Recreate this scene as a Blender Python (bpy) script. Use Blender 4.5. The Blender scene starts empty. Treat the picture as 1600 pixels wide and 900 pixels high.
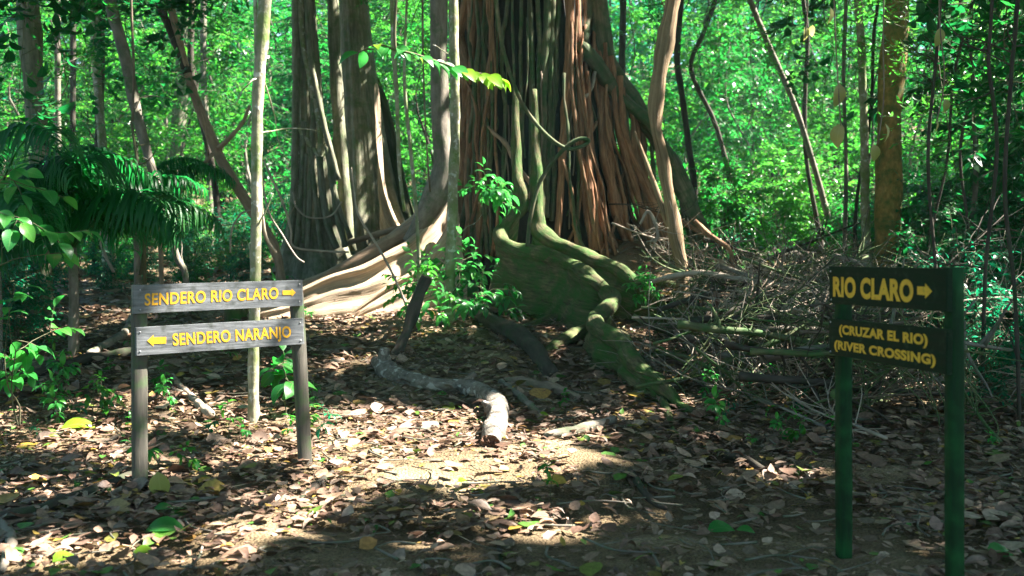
import bpy, math, random
import numpy as np
from mathutils import Vector

random.seed(7)
rng = np.random.default_rng(11)
scene = bpy.context.scene
COL = scene.collection
R = math.radians

# ------------------------------------------------------------------ camera
F = 1556.0                      # focal length in pixels of the 1600 px wide photograph
CAMZ = 1.5
PITCH = math.atan(60.0 / F)
cd = bpy.data.cameras.new("camera")
cam = bpy.data.objects.new("camera", cd)
COL.objects.link(cam)
cam.location = (0, 0, CAMZ)
cam.rotation_euler = (R(90) - PITCH, 0, 0)
cd.sensor_width = 36.0
cd.lens = F / 1600 * 36.0
cd.clip_start = 0.05
cd.clip_end = 400
cd.dof.use_dof = True
cd.dof.focus_distance = 8.2
cd.dof.aperture_fstop = 2.5
scene.camera = cam

# ------------------------------------------------------------------ sky, sun, exposure
SUN = np.array([0.62, 0.10, 0.78]); SUN /= np.linalg.norm(SUN)
world = bpy.data.worlds.new("World"); scene.world = world
world.use_nodes = True
wn = world.node_tree.nodes; wl = world.node_tree.links
sky = wn.new("ShaderNodeTexSky"); sky.sky_type = 'NISHITA'; sky.sun_disc = False
sky.sun_elevation = math.asin(SUN[2]); sky.sun_rotation = math.atan2(SUN[0], SUN[1])
wl.new(sky.outputs[0], wn["Background"].inputs[0])
wn["Background"].inputs[1].default_value = 0.05
sd = bpy.data.lights.new("sun", 'SUN'); sd.energy = 5.0; sd.angle = R(0.5); sd.color = (1.0, 0.93, 0.84)
so = bpy.data.objects.new("sun", sd); COL.objects.link(so)
so.rotation_euler = Vector(SUN).to_track_quat('Z', 'Y').to_euler(); so.location = (20, 0, 30)
scene.view_settings.view_transform = 'Standard'
scene.view_settings.look = 'None'
scene.view_settings.gamma = 1.0
scene.view_settings.use_curve_mapping = False
scene.view_settings.exposure = 3.15
scene.render.engine = 'CYCLES'
cy = scene.cycles
cy.use_denoising = True
cy.max_bounces = 7; cy.diffuse_bounces = 4; cy.transmission_bounces = 5; cy.glossy_bounces = 2
cy.volume_bounces = 0; cy.transparent_max_bounces = 4
cy.caustics_reflective = False; cy.caustics_refractive = False
cy.sample_clamp_indirect = 6.0

# ------------------------------------------------------------------ pixel and ground helpers
def ray(px, py):
    v = np.array([(px - 800) / F, math.cos(PITCH), -math.sin(PITCH)])
    u = (450 - py) / F
    return v + u * np.array([0, math.sin(PITCH), math.cos(PITCH)])
def P(px, py, d):
    r = ray(px, py)
    return np.array([0, 0, CAMZ]) + r * (d / r[1])
_GY = [-30, 5, 6, 8, 11, 14, 25, 40, 50, 80, 110]
_GZ = [0, 0, 0.01, .11, .37, .65, 1.35, 1.9, 3.2, 16, 22]
def gz(x, y):
    x = np.asarray(x, float); y = np.asarray(y, float)
    z = (np.interp(y - .5, _GY, _GZ) + np.interp(y, _GY, _GZ) + np.interp(y + .5, _GY, _GZ)) / 3
    z = z + .9 * np.exp(-((x - 1.75) / 1.35) ** 2 - ((y - 15.1) / 1.3) ** 2)      # earth heaped over the roots right of the fig
    a = np.clip((y - 2) / 10, 0.25, 1)
    z = z + a * (.025 * np.sin(1.3 * x + .7 * y) + .03 * np.sin(.63 * x - .9 * y + 1) + .012 * np.sin(3.1 * x + 2.3 * y))
    return z
def G(px, py):
    lo = 2.0
    def f(d):
        p = P(px, py, d); return p[2] - float(gz(p[0], p[1]))
    d = lo
    while d < 70 and f(d) > 0: d += .25
    a, b = d - .25, d
    for _ in range(24):
        m = (a + b) / 2
        if f(m) > 0: a = m
        else: b = m
    return P(px, py, a)

# ------------------------------------------------------------------ mesh helpers
class Geo:
    def __init__(s): s.V = []; s.Fq = []; s.Ft = []; s.B = []; s.U = []; s.n = 0
    def add(s, V, quads=None, tris=None, bark=None, uv=None):
        V = np.asarray(V, float).reshape(-1, 3); m = len(V)
        s.V.append(V)
        s.B.append(np.zeros((m, 3)) if bark is None else bark)
        s.U.append(np.zeros((m, 2)) if uv is None else uv)
        if quads is not None and len(quads): s.Fq.append(np.asarray(quads, int) + s.n)
        if tris is not None and len(tris): s.Ft.append(np.asarray(tris, int) + s.n)
        s.n += m
    def build(s, name, mat, parent=None, origin=None, smooth=True):
        V = np.concatenate(s.V); o = np.zeros(3)
        if origin is not None: o = np.asarray(origin, float)
        elif parent is not None: o = np.array(parent.location)
        V = V - o
        q = np.concatenate(s.Fq) if s.Fq else np.zeros((0, 4), int)
        t = np.concatenate(s.Ft) if s.Ft else np.zeros((0, 3), int)
        me = bpy.data.meshes.new(name)
        nl = q.size + t.size; nf = len(q) + len(t)
        me.vertices.add(len(V)); me.vertices.foreach_set("co", V.astype(np.float32).ravel())
        me.loops.add(nl); idx = np.concatenate([q.ravel(), t.ravel()]).astype(np.int32)
        me.loops.foreach_set("vertex_index", idx)
        me.polygons.add(nf)
        st = np.concatenate([np.arange(len(q)) * 4, len(q) * 4 + np.arange(len(t)) * 3]).astype(np.int32)
        me.polygons.foreach_set("loop_start", st)
        me.polygons.foreach_set("use_smooth", np.full(nf, smooth))
        a = me.attributes.new("bark", 'FLOAT_VECTOR', 'POINT'); a.data.foreach_set("vector", np.concatenate(s.B).astype(np.float32).ravel())
        b = me.attributes.new("leafuv", 'FLOAT2', 'POINT'); b.data.foreach_set("vector", np.concatenate(s.U).astype(np.float32).ravel())
        me.update(calc_edges=True); me.validate()
        if mat: me.materials.append(mat)
        ob = bpy.data.objects.new(name, me); COL.objects.link(ob)
        if parent is not None: ob.parent = parent
        elif origin is not None: ob.location = o
        return ob

def tag(o, label=None, cat=None, group=None, kind=None):
    if label: o["label"] = label
    if cat: o["category"] = cat
    if group: o["group"] = group
    if kind: o["kind"] = kind
    return o
def thing(name, loc, label, cat, group=None):
    o = bpy.data.objects.new(name, None); COL.objects.link(o); o.empty_display_size = .1
    o.location = tuple(float(c) for c in loc)
    return tag(o, label, cat, group)
def copy_thing(root, loc, rz=0, sc=1.0, label=None, group=None, tilt=(0, 0)):
    r = root.copy(); COL.objects.link(r)
    for ch in list(root.children):
        c = ch.copy(); COL.objects.link(c); c.parent = r
        for g in list(ch.children):
            d = g.copy(); COL.objects.link(d); d.parent = c
    put(r, loc, rz, sc, tilt)
    if label: r["label"] = label
    if group: r["group"] = group
    return r
def put(r, loc, rz=0, sc=1.0, tilt=(0, 0)):
    r.location = tuple(float(c) for c in loc); r.rotation_euler = (tilt[0], tilt[1], rz)
    r.scale = (sc, sc, sc) if np.isscalar(sc) else sc

def catmull(P_, n):
    P_ = np.asarray(P_, float)
    if len(P_) < 3:
        t = np.linspace(0, 1, n + 1)[:, None]; return P_[0] * (1 - t) + P_[-1] * t
    Q = np.vstack([2 * P_[0] - P_[1], P_, 2 * P_[-1] - P_[-2]])
    out = []
    for i in range(len(P_) - 1):
        p0, p1, p2, p3 = Q[i:i + 4]
        for t in np.linspace(0, 1, n, endpoint=False):
            out.append(.5 * (2 * p1 + (p2 - p0) * t + (2 * p0 - 5 * p1 + 4 * p2 - p3) * t * t + (3 * p1 - p0 - 3 * p2 + p3) * t ** 3))
    out.append(P_[-1]); return np.array(out)

def sweep(g, pts, rad, sides=8, sub=4, prof=None, bump=0.0, cap=True, seed=0, flat=1.0):
    """tube through pts with radii rad; prof(theta, t) multiplies the radius"""
    pts = np.asarray(pts, float); rad = np.asarray(rad, float)
    if np.ndim(rad) == 0: rad = np.full(len(pts), float(rad))
    if sub > 1:
        C = catmull(np.column_stack([pts, rad]), sub); pts, rad = C[:, :3], np.maximum(C[:, 3], 1e-4)
    n = len(pts)
    T = np.gradient(pts, axis=0); T /= np.linalg.norm(T, axis=1)[:, None] + 1e-9
    L = np.concatenate([[0], np.cumsum(np.linalg.norm(np.diff(pts, axis=0), axis=1))])
    up = np.array([0, 0, 1.]) if abs(T[0][2]) < .8 else np.array([0, 1., 0])
    N = np.zeros((n, 3)); v = up - T[0] * (up @ T[0]); N[0] = v / np.linalg.norm(v)
    for i in range(1, n):
        v = N[i - 1] - T[i] * (N[i - 1] @ T[i]); N[i] = v / (np.linalg.norm(v) + 1e-9)
    Bn = np.cross(T, N)
    th = np.linspace(0, 2 * np.pi, sides, endpoint=False)
    rr = rad[:, None] * np.ones((1, sides))
    if prof is not None: rr = rr * prof(th[None, :], np.linspace(0, 1, n)[:, None])
    if bump:
        ph = np.random.default_rng(seed).random((6,)) * 6.28
        s_ = L[:, None] / max(rad.max(), .01)
        rr = rr * (1 + bump * (np.sin(th * 2 + s_ * .9 + ph[0]) + .7 * np.sin(th * 3 - s_ * .6 + ph[1]) + .8 * np.sin(s_ * .8 + ph[2]) + .5 * np.sin(s_ * 2.1 + th + ph[3])))
    V = pts[:, None, :] + rr[..., None] * (np.cos(th)[None, :, None] * N[:, None, :] * flat + np.sin(th)[None, :, None] * Bn[:, None, :])
    rm = rad.mean()
    off = np.random.default_rng(seed + 5).random(3) * 20
    B = np.stack([np.cos(th)[None, :] * rm + 0 * rr + off[0], np.sin(th)[None, :] * rm + 0 * rr + off[1], L[:, None] + 0 * rr + off[2]], -1)
    i = np.arange(n - 1)[:, None] * sides; j = np.arange(sides)[None, :]; k = (j + 1) % sides
    q = np.stack([i + j, i + k, i + sides + k, i + sides + j], -1).reshape(-1, 4)
    V = V.reshape(-1, 3); B = B.reshape(-1, 3); tr = []
    if cap:
        c0, c1 = len(V), len(V) + 1
        V = np.vstack([V, pts[0] - T[0] * rad[0] * .15, pts[-1] + T[-1] * rad[-1] * .15]); B = np.vstack([B, B[0], B[-1]])
        b = (n - 1) * sides
        for m in range(sides):
            tr.append((c0, (m + 1) % sides, m)); tr.append((c1, b + m, b + (m + 1) % sides))
    g.add(V, q, tr, bark=B)

def pxsweep(g, pl, d, w, sides=8, sub=4, **k):
    """pl pixels; d depth (number or list); w widths in pixels"""
    n = len(pl); d = [d] * n if np.isscalar(d) else d; w = [w] * n if np.isscalar(w) else w
    pts = [P(x, y, dd) for (x, y), dd in zip(pl, d)]
    sweep(g, pts, [ww / 2 * dd / F for ww, dd in zip(w, d)], sides, sub, **k)
    return pts
def gsweep(g, pl, w, lift=.5, sides=8, sub=4, **k):
    """a limb lying on the ground along pixels"""
    pts = []; rad = []
    n = len(pl); w = [w] * n if np.isscalar(w) else w
    for (x, y), ww in zip(pl, w):
        p = G(x, y); r = ww / 2 * p[1] / F
        pts.append(p + np.array([0, 0, r * lift])); rad.append(r)
    sweep(g, pts, rad, sides, sub, **k); return pts

# leaf templates: length along +x, width along y
def leaf_tpl(nst=5, width=.24, curl=.12, cup=.06, twist=0., bw=.0, pt=1.0):
    V = []; U = []
    for i in range(nst + 1):
        u = i / nst
        w = width * (math.sin(math.pi * min(1, u ** .85)) ** .8) * (1 if u < 1 else 0) + bw * (1 - u)
        z = curl * math.sin(u * 2.6) - curl * u * 1.2
        for v in (-1, 0, 1):
            zz = z + (cup * abs(v) * (w / width)) + twist * v * w * (u - .5)
            V.append((u, v * w, zz)); U.append((u, v))
    q = []
    for i in range(nst):
        for j in range(2):
            a = i * 3 + j; q.append((a, a + 1, a + 4, a + 3))
    return np.array(V), np.array(q), np.array(U)
T_FAR = (np.array([(0, 0, 0), (.5, -.22, .05), (1, 0, -.06), (.5, .22, .05)], float), np.array([(0, 1, 2, 3)]), np.array([(0, 0), (.5, -1), (1, 0), (.5, 1)], float))
T_MID = leaf_tpl(3, .21, .12, .05)
T_NEAR = leaf_tpl(6, .22, .22, .06)
T_BROAD = leaf_tpl(6, .30, .2, .07)
T_STRIP = leaf_tpl(5, .045, .55, .012)

def leaves(g, tpl, pos, dirs, nor, size, wid=None):
    V, q, U = tpl
    pos = np.asarray(pos, float); M = len(pos)
    if M == 0: return
    X = np.asarray(dirs, float); X = X / (np.linalg.norm(X, axis=1)[:, None] + 1e-9)
    Z = np.asarray(nor, float); Z = Z - X * np.sum(Z * X, 1)[:, None]; Z = Z / (np.linalg.norm(Z, axis=1)[:, None] + 1e-9)
    Y = np.cross(Z, X)
    size = np.broadcast_to(np.asarray(size, float), (M,)); wid = size if wid is None else size * np.broadcast_to(wid, (M,))
    W = pos[:, None, :] + V[None, :, 0, None] * (X * size[:, None])[:, None, :] + V[None, :, 1, None] * (Y * wid[:, None])[:, None, :] + V[None, :, 2, None] * (Z * size[:, None])[:, None, :]
    k = len(V)
    Q = (q[None] + (np.arange(M) * k)[:, None, None]).reshape(-1, 4)
    g.add(W.reshape(-1, 3), Q, uv=np.tile(U, (M, 1)))

# ------------------------------------------------------------------ materials
def newmat(name):
    m = bpy.data.materials.new(name); m.use_nodes = True
    nt = m.node_tree; nt.nodes.clear()
    return m, nt, nt.nodes, nt.links
def ramp(nodes, stops, interp='LINEAR'):
    n = nodes.new("ShaderNodeValToRGB"); cr = n.color_ramp; cr.interpolation = interp
    while len(cr.elements) < len(stops): cr.elements.new(.5)
    for e, (p, c) in zip(cr.elements, stops):
        e.position = p; e.color = (*c, 1)
    return n
def leaf_mat(name, stops, trans=(.10, .45, .05), tmix=.45, rough=.42, objvar=.35, vein=.25, spec=.5):
    m, nt, N, L = newmat(name)
    out = N.new("ShaderNodeOutputMaterial")
    geo = N.new("ShaderNodeNewGeometry"); oi = N.new("ShaderNodeObjectInfo")
    ad = N.new("ShaderNodeMath"); ad.operation = 'MULTIPLY_ADD'; ad.inputs[1].default_value = objvar
    L.new(oi.outputs["Random"], ad.inputs[0])
    mu = N.new("ShaderNodeMath"); mu.operation = 'MULTIPLY'; mu.inputs[1].default_value = 1 - objvar
    L.new(geo.outputs["Random Per Island"], mu.inputs[0]); L.new(mu.outputs[0], ad.inputs[2])
    cr = ramp(N, stops); L.new(ad.outputs[0], cr.inputs[0])
    at = N.new("ShaderNodeAttribute"); at.attribute_name = "leafuv"
    sp = N.new("ShaderNodeSeparateXYZ"); L.new(at.outputs["Vector"], sp.inputs[0])
    ab = N.new("ShaderNodeMath"); ab.operation = 'ABSOLUTE'; L.new(sp.outputs[1], ab.inputs[0])
    # side veins
    w1 = N.new("ShaderNodeMath"); w1.operation = 'MULTIPLY_ADD'; w1.inputs[1].default_value = -.22; L.new(ab.outputs[0], w1.inputs[0]); L.new(sp.outputs[0], w1.inputs[2])
    w2 = N.new("ShaderNodeMath"); w2.operation = 'MULTIPLY'; w2.inputs[1].default_value = 60; L.new(w1.outputs[0], w2.inputs[0])
    w3 = N.new("ShaderNodeMath"); w3.operation = 'SINE'; L.new(w2.outputs[0], w3.inputs[0])
    vr = ramp(N, [(0, (1, 1, 1)), (.10, (0, 0, 0))]); L.new(ab.outputs[0], vr.inputs[0])
    sr = ramp(N, [(.80, (0, 0, 0)), (1.0, (.5, .5, .5))]); L.new(w3.outputs[0], sr.inputs[0])
    mx = N.new("ShaderNodeMix"); mx.data_type = 'FLOAT'; mx.inputs[0].default_value = .5
    sm = N.new("ShaderNodeMath"); sm.operation = 'MAXIMUM'; L.new(vr.outputs[0], sm.inputs[0]); L.new(sr.outputs[0], sm.inputs[1])
    vm = N.new("ShaderNodeMath"); vm.operation = 'MULTIPLY'; vm.inputs[1].default_value = vein; L.new(sm.outputs[0], vm.inputs[0])
    mc = N.new("ShaderNodeMix"); mc.data_type = 'RGBA'; mc.blend_type = 'SCREEN'
    L.new(vm.outputs[0], mc.inputs[0]); L.new(cr.outputs[0], mc.inputs[6]); mc.inputs[7].default_value = (.35, .5, .2, 1)
    pb = N.new("ShaderNodeBsdfPrincipled"); pb.inputs["Roughness"].default_value = rough; pb.inputs["Specular IOR Level"].default_value = spec
    L.new(mc.outputs[2], pb.inputs["Base Color"])
    tr = N.new("ShaderNodeBsdfTranslucent")
    tc = N.new("ShaderNodeMix"); tc.data_type = 'RGBA'; tc.blend_type = 'MIX'; tc.inputs[0].default_value = .75
    g4 = N.new("ShaderNodeMix"); g4.data_type = 'RGBA'; g4.blend_type = 'MULTIPLY'; g4.inputs[0].default_value = 1; g4.inputs[7].default_value = (4, 4, 4, 1)
    L.new(cr.outputs[0], g4.inputs[6]); L.new(g4.outputs[2], tc.inputs[6]); tc.inputs[7].default_value = (*trans, 1)
    L.new(tc.outputs[2], tr.inputs[0])
    ms = N.new("ShaderNodeMixShader"); ms.inputs[0].default_value = tmix
    L.new(pb.outputs[0], ms.inputs[1]); L.new(tr.outputs[0], ms.inputs[2]); L.new(ms.outputs[0], out.inputs[0])
    return m
def bark_mat(name, dark, light, moss=None, moss_amt=0., scale=10, stretch=.18, bump=.6, spots=None, rough=.85, rings=0.):
    m, nt, N, L = newmat(name)
    out = N.new("ShaderNodeOutputMaterial")
    at = N.new("ShaderNodeAttribute"); at.attribute_name = "bark"
    mp = N.new("ShaderNodeMapping"); mp.inputs["Scale"].default_value = (scale, scale, scale * stretch); L.new(at.outputs["Vector"], mp.inputs[0])
    n1 = N.new("ShaderNodeTexNoise"); n1.inputs["Scale"].default_value = 1.6; n1.inputs["Detail"].default_value = 7; n1.inputs["Roughness"].default_value = .65; L.new(mp.outputs[0], n1.inputs[0])
    cr = ramp(N, [(.32, dark), (.68, light)]); L.new(n1.outputs[0], cr.inputs[0])
    col = cr.outputs[0]
    n2 = N.new("ShaderNodeTexNoise"); n2.inputs["Scale"].default_value = 2.3; n2.inputs["Detail"].default_value = 6; n2.inputs["Roughness"].default_value = .6; L.new(at.outputs["Vector"], n2.inputs[0])
    va = N.new("ShaderNodeMix"); va.data_type = 'RGBA'; va.blend_type = 'MULTIPLY'; va.inputs[0].default_value = .7
    vr = ramp(N, [(.3, (.55, .55, .55)), (.7, (1.25, 1.2, 1.15))]); L.new(n2.outputs[0], vr.inputs[0]); L.new(col, va.inputs[6]); L.new(vr.outputs[0], va.inputs[7]); col = va.outputs[2]
    if spots:
        n3 = N.new("ShaderNodeTexNoise"); n3.inputs["Scale"].default_value = 14; n3.inputs["Detail"].default_value = 4; L.new(at.outputs["Vector"], n3.inputs[0])
        r3 = ramp(N, [(.56, (0, 0, 0)), (.62, (1, 1, 1))]); L.new(n3.outputs[0], r3.inputs[0])
        ms = N.new("ShaderNodeMix"); ms.data_type = 'RGBA'; L.new(r3.outputs[0], ms.inputs[0]); L.new(col, ms.inputs[6]); ms.inputs[7].default_value = (*spots, 1); col = ms.outputs[2]
    if moss:
        n4 = N.new("ShaderNodeTexNoise"); n4.inputs["Scale"].default_value = 5; n4.inputs["Detail"].default_value = 8; n4.inputs["Roughness"].default_value = .7; L.new(at.outputs["Vector"], n4.inputs[0])
        lo = .78 - .6 * moss_amt
        r4 = ramp(N, [(max(0, lo - .1), (0, 0, 0)), (min(1, lo + .12), (1, 1, 1))]); L.new(n4.outputs[0], r4.inputs[0])
        mm = N.new("ShaderNodeMix"); mm.data_type = 'RGBA'; L.new(r4.outputs[0], mm.inputs[0]); L.new(col, mm.inputs[6]); mm.inputs[7].default_value = (*moss, 1); col = mm.outputs[2]
    bp = N.new("ShaderNodeBump"); bp.inputs["Strength"].default_value = bump; bp.inputs["Distance"].default_value = .02; L.new(n1.outputs[0], bp.inputs["Height"])
    pb = N.new("ShaderNodeBsdfPrincipled"); pb.inputs["Roughness"].default_value = rough; pb.inputs["Specular IOR Level"].default_value = .25
    L.new(col, pb.inputs["Base Color"]); L.new(bp.outputs[0], pb.inputs["Normal"]); L.new(pb.outputs[0], out.inputs[0])
    return m
EMER = (.04, .50, .08)
M = {}
M['leaf_mid'] = leaf_mat("leaf_mid", [(0, (.003, .035, .010)), (.5, (.007, .075, .018)), (1, (.03, .14, .018))], (.02, .38, .04), spec=.35, rough=.33)
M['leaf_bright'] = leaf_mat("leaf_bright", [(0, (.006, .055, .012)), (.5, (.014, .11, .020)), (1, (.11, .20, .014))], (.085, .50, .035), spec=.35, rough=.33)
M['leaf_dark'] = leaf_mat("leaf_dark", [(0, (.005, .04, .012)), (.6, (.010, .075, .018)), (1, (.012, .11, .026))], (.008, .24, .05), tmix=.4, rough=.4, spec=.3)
M['leaf_teal'] = leaf_mat("leaf_teal", [(0, (.004, .04, .02)), (.5, (.008, .08, .038)), (1, (.012, .13, .045))], (.006, .36, .15), spec=.35, rough=.33)
M['leaf_yellow'] = leaf_mat("leaf_yellow", [(0, (.06, .24, .02)), (.5, (.14, .30, .015)), (1, (.32, .34, .02))], (.20, .42, .03), objvar=.1)
M['leaf_fresh'] = leaf_mat("leaf_fresh", [(0, (.015, .12, .03)), (.6, (.03, .20, .04)), (1, (.08, .28, .03))], (.05, .42, .06), objvar=.15, rough=.34)
M['leaf_canopy'] = leaf_mat("leaf_canopy", [(0, (.01, .05, .012)), (1, (.025, .10, .018))], (.03, .26, .04), tmix=.25)  # kept dark so the unseen crowns pass little green light down
M['leaf_old'] = leaf_mat("leaf_old", [(0, (.16, .18, .04)), (.5, (.25, .26, .08)), (1, (.26, .16, .07))], (.40, .42, .12), objvar=.4)
M['palm'] = leaf_mat("palm_leaf", [(0, (.005, .05, .014)), (.6, (.010, .09, .022)), (1, (.03, .14, .03))], (.016, .34, .06), rough=.42, vein=.1, spec=.3)
M['bark_fig'] = bark_mat("fig_root_bark", (.11, .055, .03), (.38, .22, .125), moss=(.07, .10, .035), moss_amt=.25, scale=22, stretch=.10, bump=1.0)
M['bark_fig_green'] = bark_mat("fig_green_bark", (.06, .062, .036), (.18, .165, .10), moss=(.035, .085, .028), moss_amt=.45, scale=12, stretch=.10)
M['bark_core_shade'] = bark_mat("fig_core_shade_bark", (.008, .008, .006), (.032, .027, .02), moss=(.01, .024, .008), moss_amt=.3, scale=8, stretch=.06, bump=1)  # near-black: shade of the hollows between the roots put into the colour
M['bark_buttress'] = bark_mat("buttress_bark", (.27, .20, .135), (.54, .43, .31), moss=(.17, .17, .09), moss_amt=.20, scale=20, stretch=.06, bump=1.0)
M['bark_moss'] = bark_mat("mossy_root_bark", (.03, .026, .015), (.19, .165, .085), moss=(.034, .10, .017), moss_amt=.48, scale=18, stretch=.22, bump=1.0)
M['bark_pale'] = bark_mat("pale_bark", (.20, .19, .13), (.40, .38, .27), moss=(.14, .20, .06), moss_amt=.42, scale=9, stretch=.5, spots=(.52, .50, .44))
M['bark_grey'] = bark_mat("grey_bark", (.12, .105, .085), (.27, .24, .20), moss=(.06, .11, .04), moss_amt=.32, scale=9, stretch=.3)
M['bark_greygreen'] = bark_mat("grey_green_bark", (.10, .105, .07), (.27, .26, .19), moss=(.07, .12, .04), moss_amt=.35, scale=14, stretch=.12)
M['bark_ruddy'] = bark_mat("ruddy_root_bark", (.15, .065, .035), (.44, .24, .13), moss=(.08, .10, .04), moss_amt=.12, scale=24, stretch=.10, bump=1.0)
M['bark_tan'] = bark_mat("tan_bark", (.22, .15, .10), (.40, .29, .20), moss=(.09, .13, .05), moss_amt=.2, scale=10, stretch=.2)
M['bark_dark'] = bark_mat("dark_bark", (.03, .026, .02), (.085, .07, .055), moss=(.025, .06, .02), moss_amt=.3, scale=10, stretch=.2)
M['bark_mossy_trunk'] = bark_mat("mossy_trunk_bark", (.17, .10, .03), (.36, .24, .08), moss=(.06, .10, .025), moss_amt=.45, scale=14, stretch=.5)
M['bark_log'] = bark_mat("log_bark", (.08, .07, .058), (.26, .235, .20), moss=(.04, .05, .025), moss_amt=.15, scale=13, stretch=.6, bump=1.2, spots=(.40, .38, .34))
M['bark_split'] = bark_mat("split_wood", (.14, .09, .05), (.38, .28, .17), moss=(.08, .11, .04), moss_amt=.15, scale=26, stretch=.03, bump=1)
M['twig'] = bark_mat("twig_bark", (.09, .068, .05), (.27, .21, .155), moss=(.06, .12, .04), moss_amt=.2, scale=16, stretch=.2)
M['twig_green'] = bark_mat("green_twig_bark", (.06, .072, .034), (.16, .18, .085), moss=(.035, .11, .028), moss_amt=.4, scale=16, stretch=.2)
M['twig_pale'] = bark_mat("pale_twig_bark", (.26, .21, .16), (.46, .40, .32), scale=16, stretch=.2)
M['stem'] = bark_mat("stem_bark", (.07, .075, .04), (.16, .15, .09), scale=14, stretch=.2, bump=.2)
M['cut_wood'] = bark_mat("rotten_cut_wood", (.07, .035, .022), (.26, .15, .10), scale=30, stretch=1, bump=1.2)

def litter_mat():
    m, nt, N, L = newmat("dead_leaf")
    out = N.new("ShaderNodeOutputMaterial"); geo = N.new("ShaderNodeNewGeometry")
    cr = ramp(N, [(0, (.09, .052, .035)), (.16, (.24, .15, .11)), (.34, (.15, .10, .075)), (.5, (.40, .28, .20)), (.64, (.30, .19, .125)), (.73, (.46, .35, .27)), (.78, (.14, .10, .075)), (.90, (.20, .15, .115)), (.935, (.42, .30, .05)), (.955, (.30, .16, .06)), (.975, (.10, .22, .03)), (1, (.05, .17, .03))])
    L.new(geo.outputs["Random Per Island"], cr.inputs[0])
    tc = N.new("ShaderNodeTexCoord"); n1 = N.new("ShaderNodeTexNoise"); n1.inputs["Scale"].default_value = 45; n1.inputs["Detail"].default_value = 4
    L.new(tc.outputs["Object"], n1.inputs[0])
    vr = ramp(N, [(.3, (.6, .58, .55)), (.7, (1.15, 1.12, 1.1))]); L.new(n1.outputs[0], vr.inputs[0])
    mx = N.new("ShaderNodeMix"); mx.data_type = 'RGBA'; mx.blend_type = 'MULTIPLY'; mx.inputs[0].default_value = 1; L.new(cr.outputs[0], mx.inputs[6]); L.new(vr.outputs[0], mx.inputs[7])
    at = N.new("ShaderNodeAttribute"); at.attribute_name = "leafuv"
    sp = N.new("ShaderNodeSeparateXYZ"); L.new(at.outputs["Vector"], sp.inputs[0])
    ab = N.new("ShaderNodeMath"); ab.operation = 'ABSOLUTE'; L.new(sp.outputs[1], ab.inputs[0])
    rr = ramp(N, [(0, (1.3, 1.25, 1.2)), (.09, (1, 1, 1)), (.8, (1, 1, 1)), (1, (.75, .72, .7))]); L.new(ab.outputs[0], rr.inputs[0])
    m2 = N.new("ShaderNodeMix"); m2.data_type = 'RGBA'; m2.blend_type = 'MULTIPLY'; m2.inputs[0].default_value = 1; L.new(mx.outputs[2], m2.inputs[6]); L.new(rr.outputs[0], m2.inputs[7])
    pb = N.new("ShaderNodeBsdfPrincipled"); pb.inputs["Roughness"].default_value = .5; pb.inputs["Specular IOR Level"].default_value = .45
    L.new(m2.outputs[2], pb.inputs["Base Color"])
    tr = N.new("ShaderNodeBsdfTranslucent"); L.new(m2.outputs[2], tr.inputs[0])
    ms = N.new("ShaderNodeMixShader"); ms.inputs[0].default_value = .15; L.new(pb.outputs[0], ms.inputs[1]); L.new(tr.outputs[0], ms.inputs[2]); L.new(ms.outputs[0], out.inputs[0])
    return m
M['litter'] = litter_mat()
def soil_mat():
    m, nt, N, L = newmat("forest_soil")
    out = N.new("ShaderNodeOutputMaterial"); tc = N.new("ShaderNodeTexCoord")
    n1 = N.new("ShaderNodeTexNoise"); n1.inputs["Scale"].default_value = 1.1; n1.inputs["Detail"].default_value = 9; n1.inputs["Roughness"].default_value = .65; L.new(tc.outputs["Object"], n1.inputs[0])
    cr = ramp(N, [(.3, (.07, .052, .032)), (.52, (.16, .12, .075)), (.72, (.30, .24, .165))]); L.new(n1.outputs[0], cr.inputs[0])
    n2 = N.new("ShaderNodeTexNoise"); n2.inputs["Scale"].default_value = 70; n2.inputs["Detail"].default_value = 4; L.new(tc.outputs["Object"], n2.inputs[0])
    vr = ramp(N, [(.3, (.55, .55, .5)), (.7, (1.4, 1.35, 1.2))]); L.new(n2.outputs[0], vr.inputs[0])
    mx = N.new("ShaderNodeMix"); mx.data_type = 'RGBA'; mx.blend_type = 'MULTIPLY'; mx.inputs[0].default_value = 1; L.new(cr.outputs[0], mx.inputs[6]); L.new(vr.outputs[0], mx.inputs[7])
    v = N.new("ShaderNodeTexVoronoi"); v.inputs["Scale"].default_value = 55; L.new(tc.outputs["Object"], v.inputs[0])
    ad = N.new("ShaderNodeMath"); ad.operation = 'SUBTRACT'; L.new(n2.outputs[0], ad.inputs[0]); L.new(v.outputs["Distance"], ad.inputs[1])
    bp = N.new("ShaderNodeBump"); bp.inputs["Strength"].default_value = .9; bp.inputs["Distance"].default_value = .015; L.new(ad.outputs[0], bp.inputs["Height"])
    pb = N.new("ShaderNodeBsdfPrincipled"); pb.inputs["Roughness"].default_value = .9; pb.inputs["Specular IOR Level"].default_value = .2
    L.new(mx.outputs[2], pb.inputs["Base Color"]); L.new(bp.outputs[0], pb.inputs["Normal"]); L.new(pb.outputs[0], out.inputs[0])
    return m
M['soil'] = soil_mat()
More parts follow.
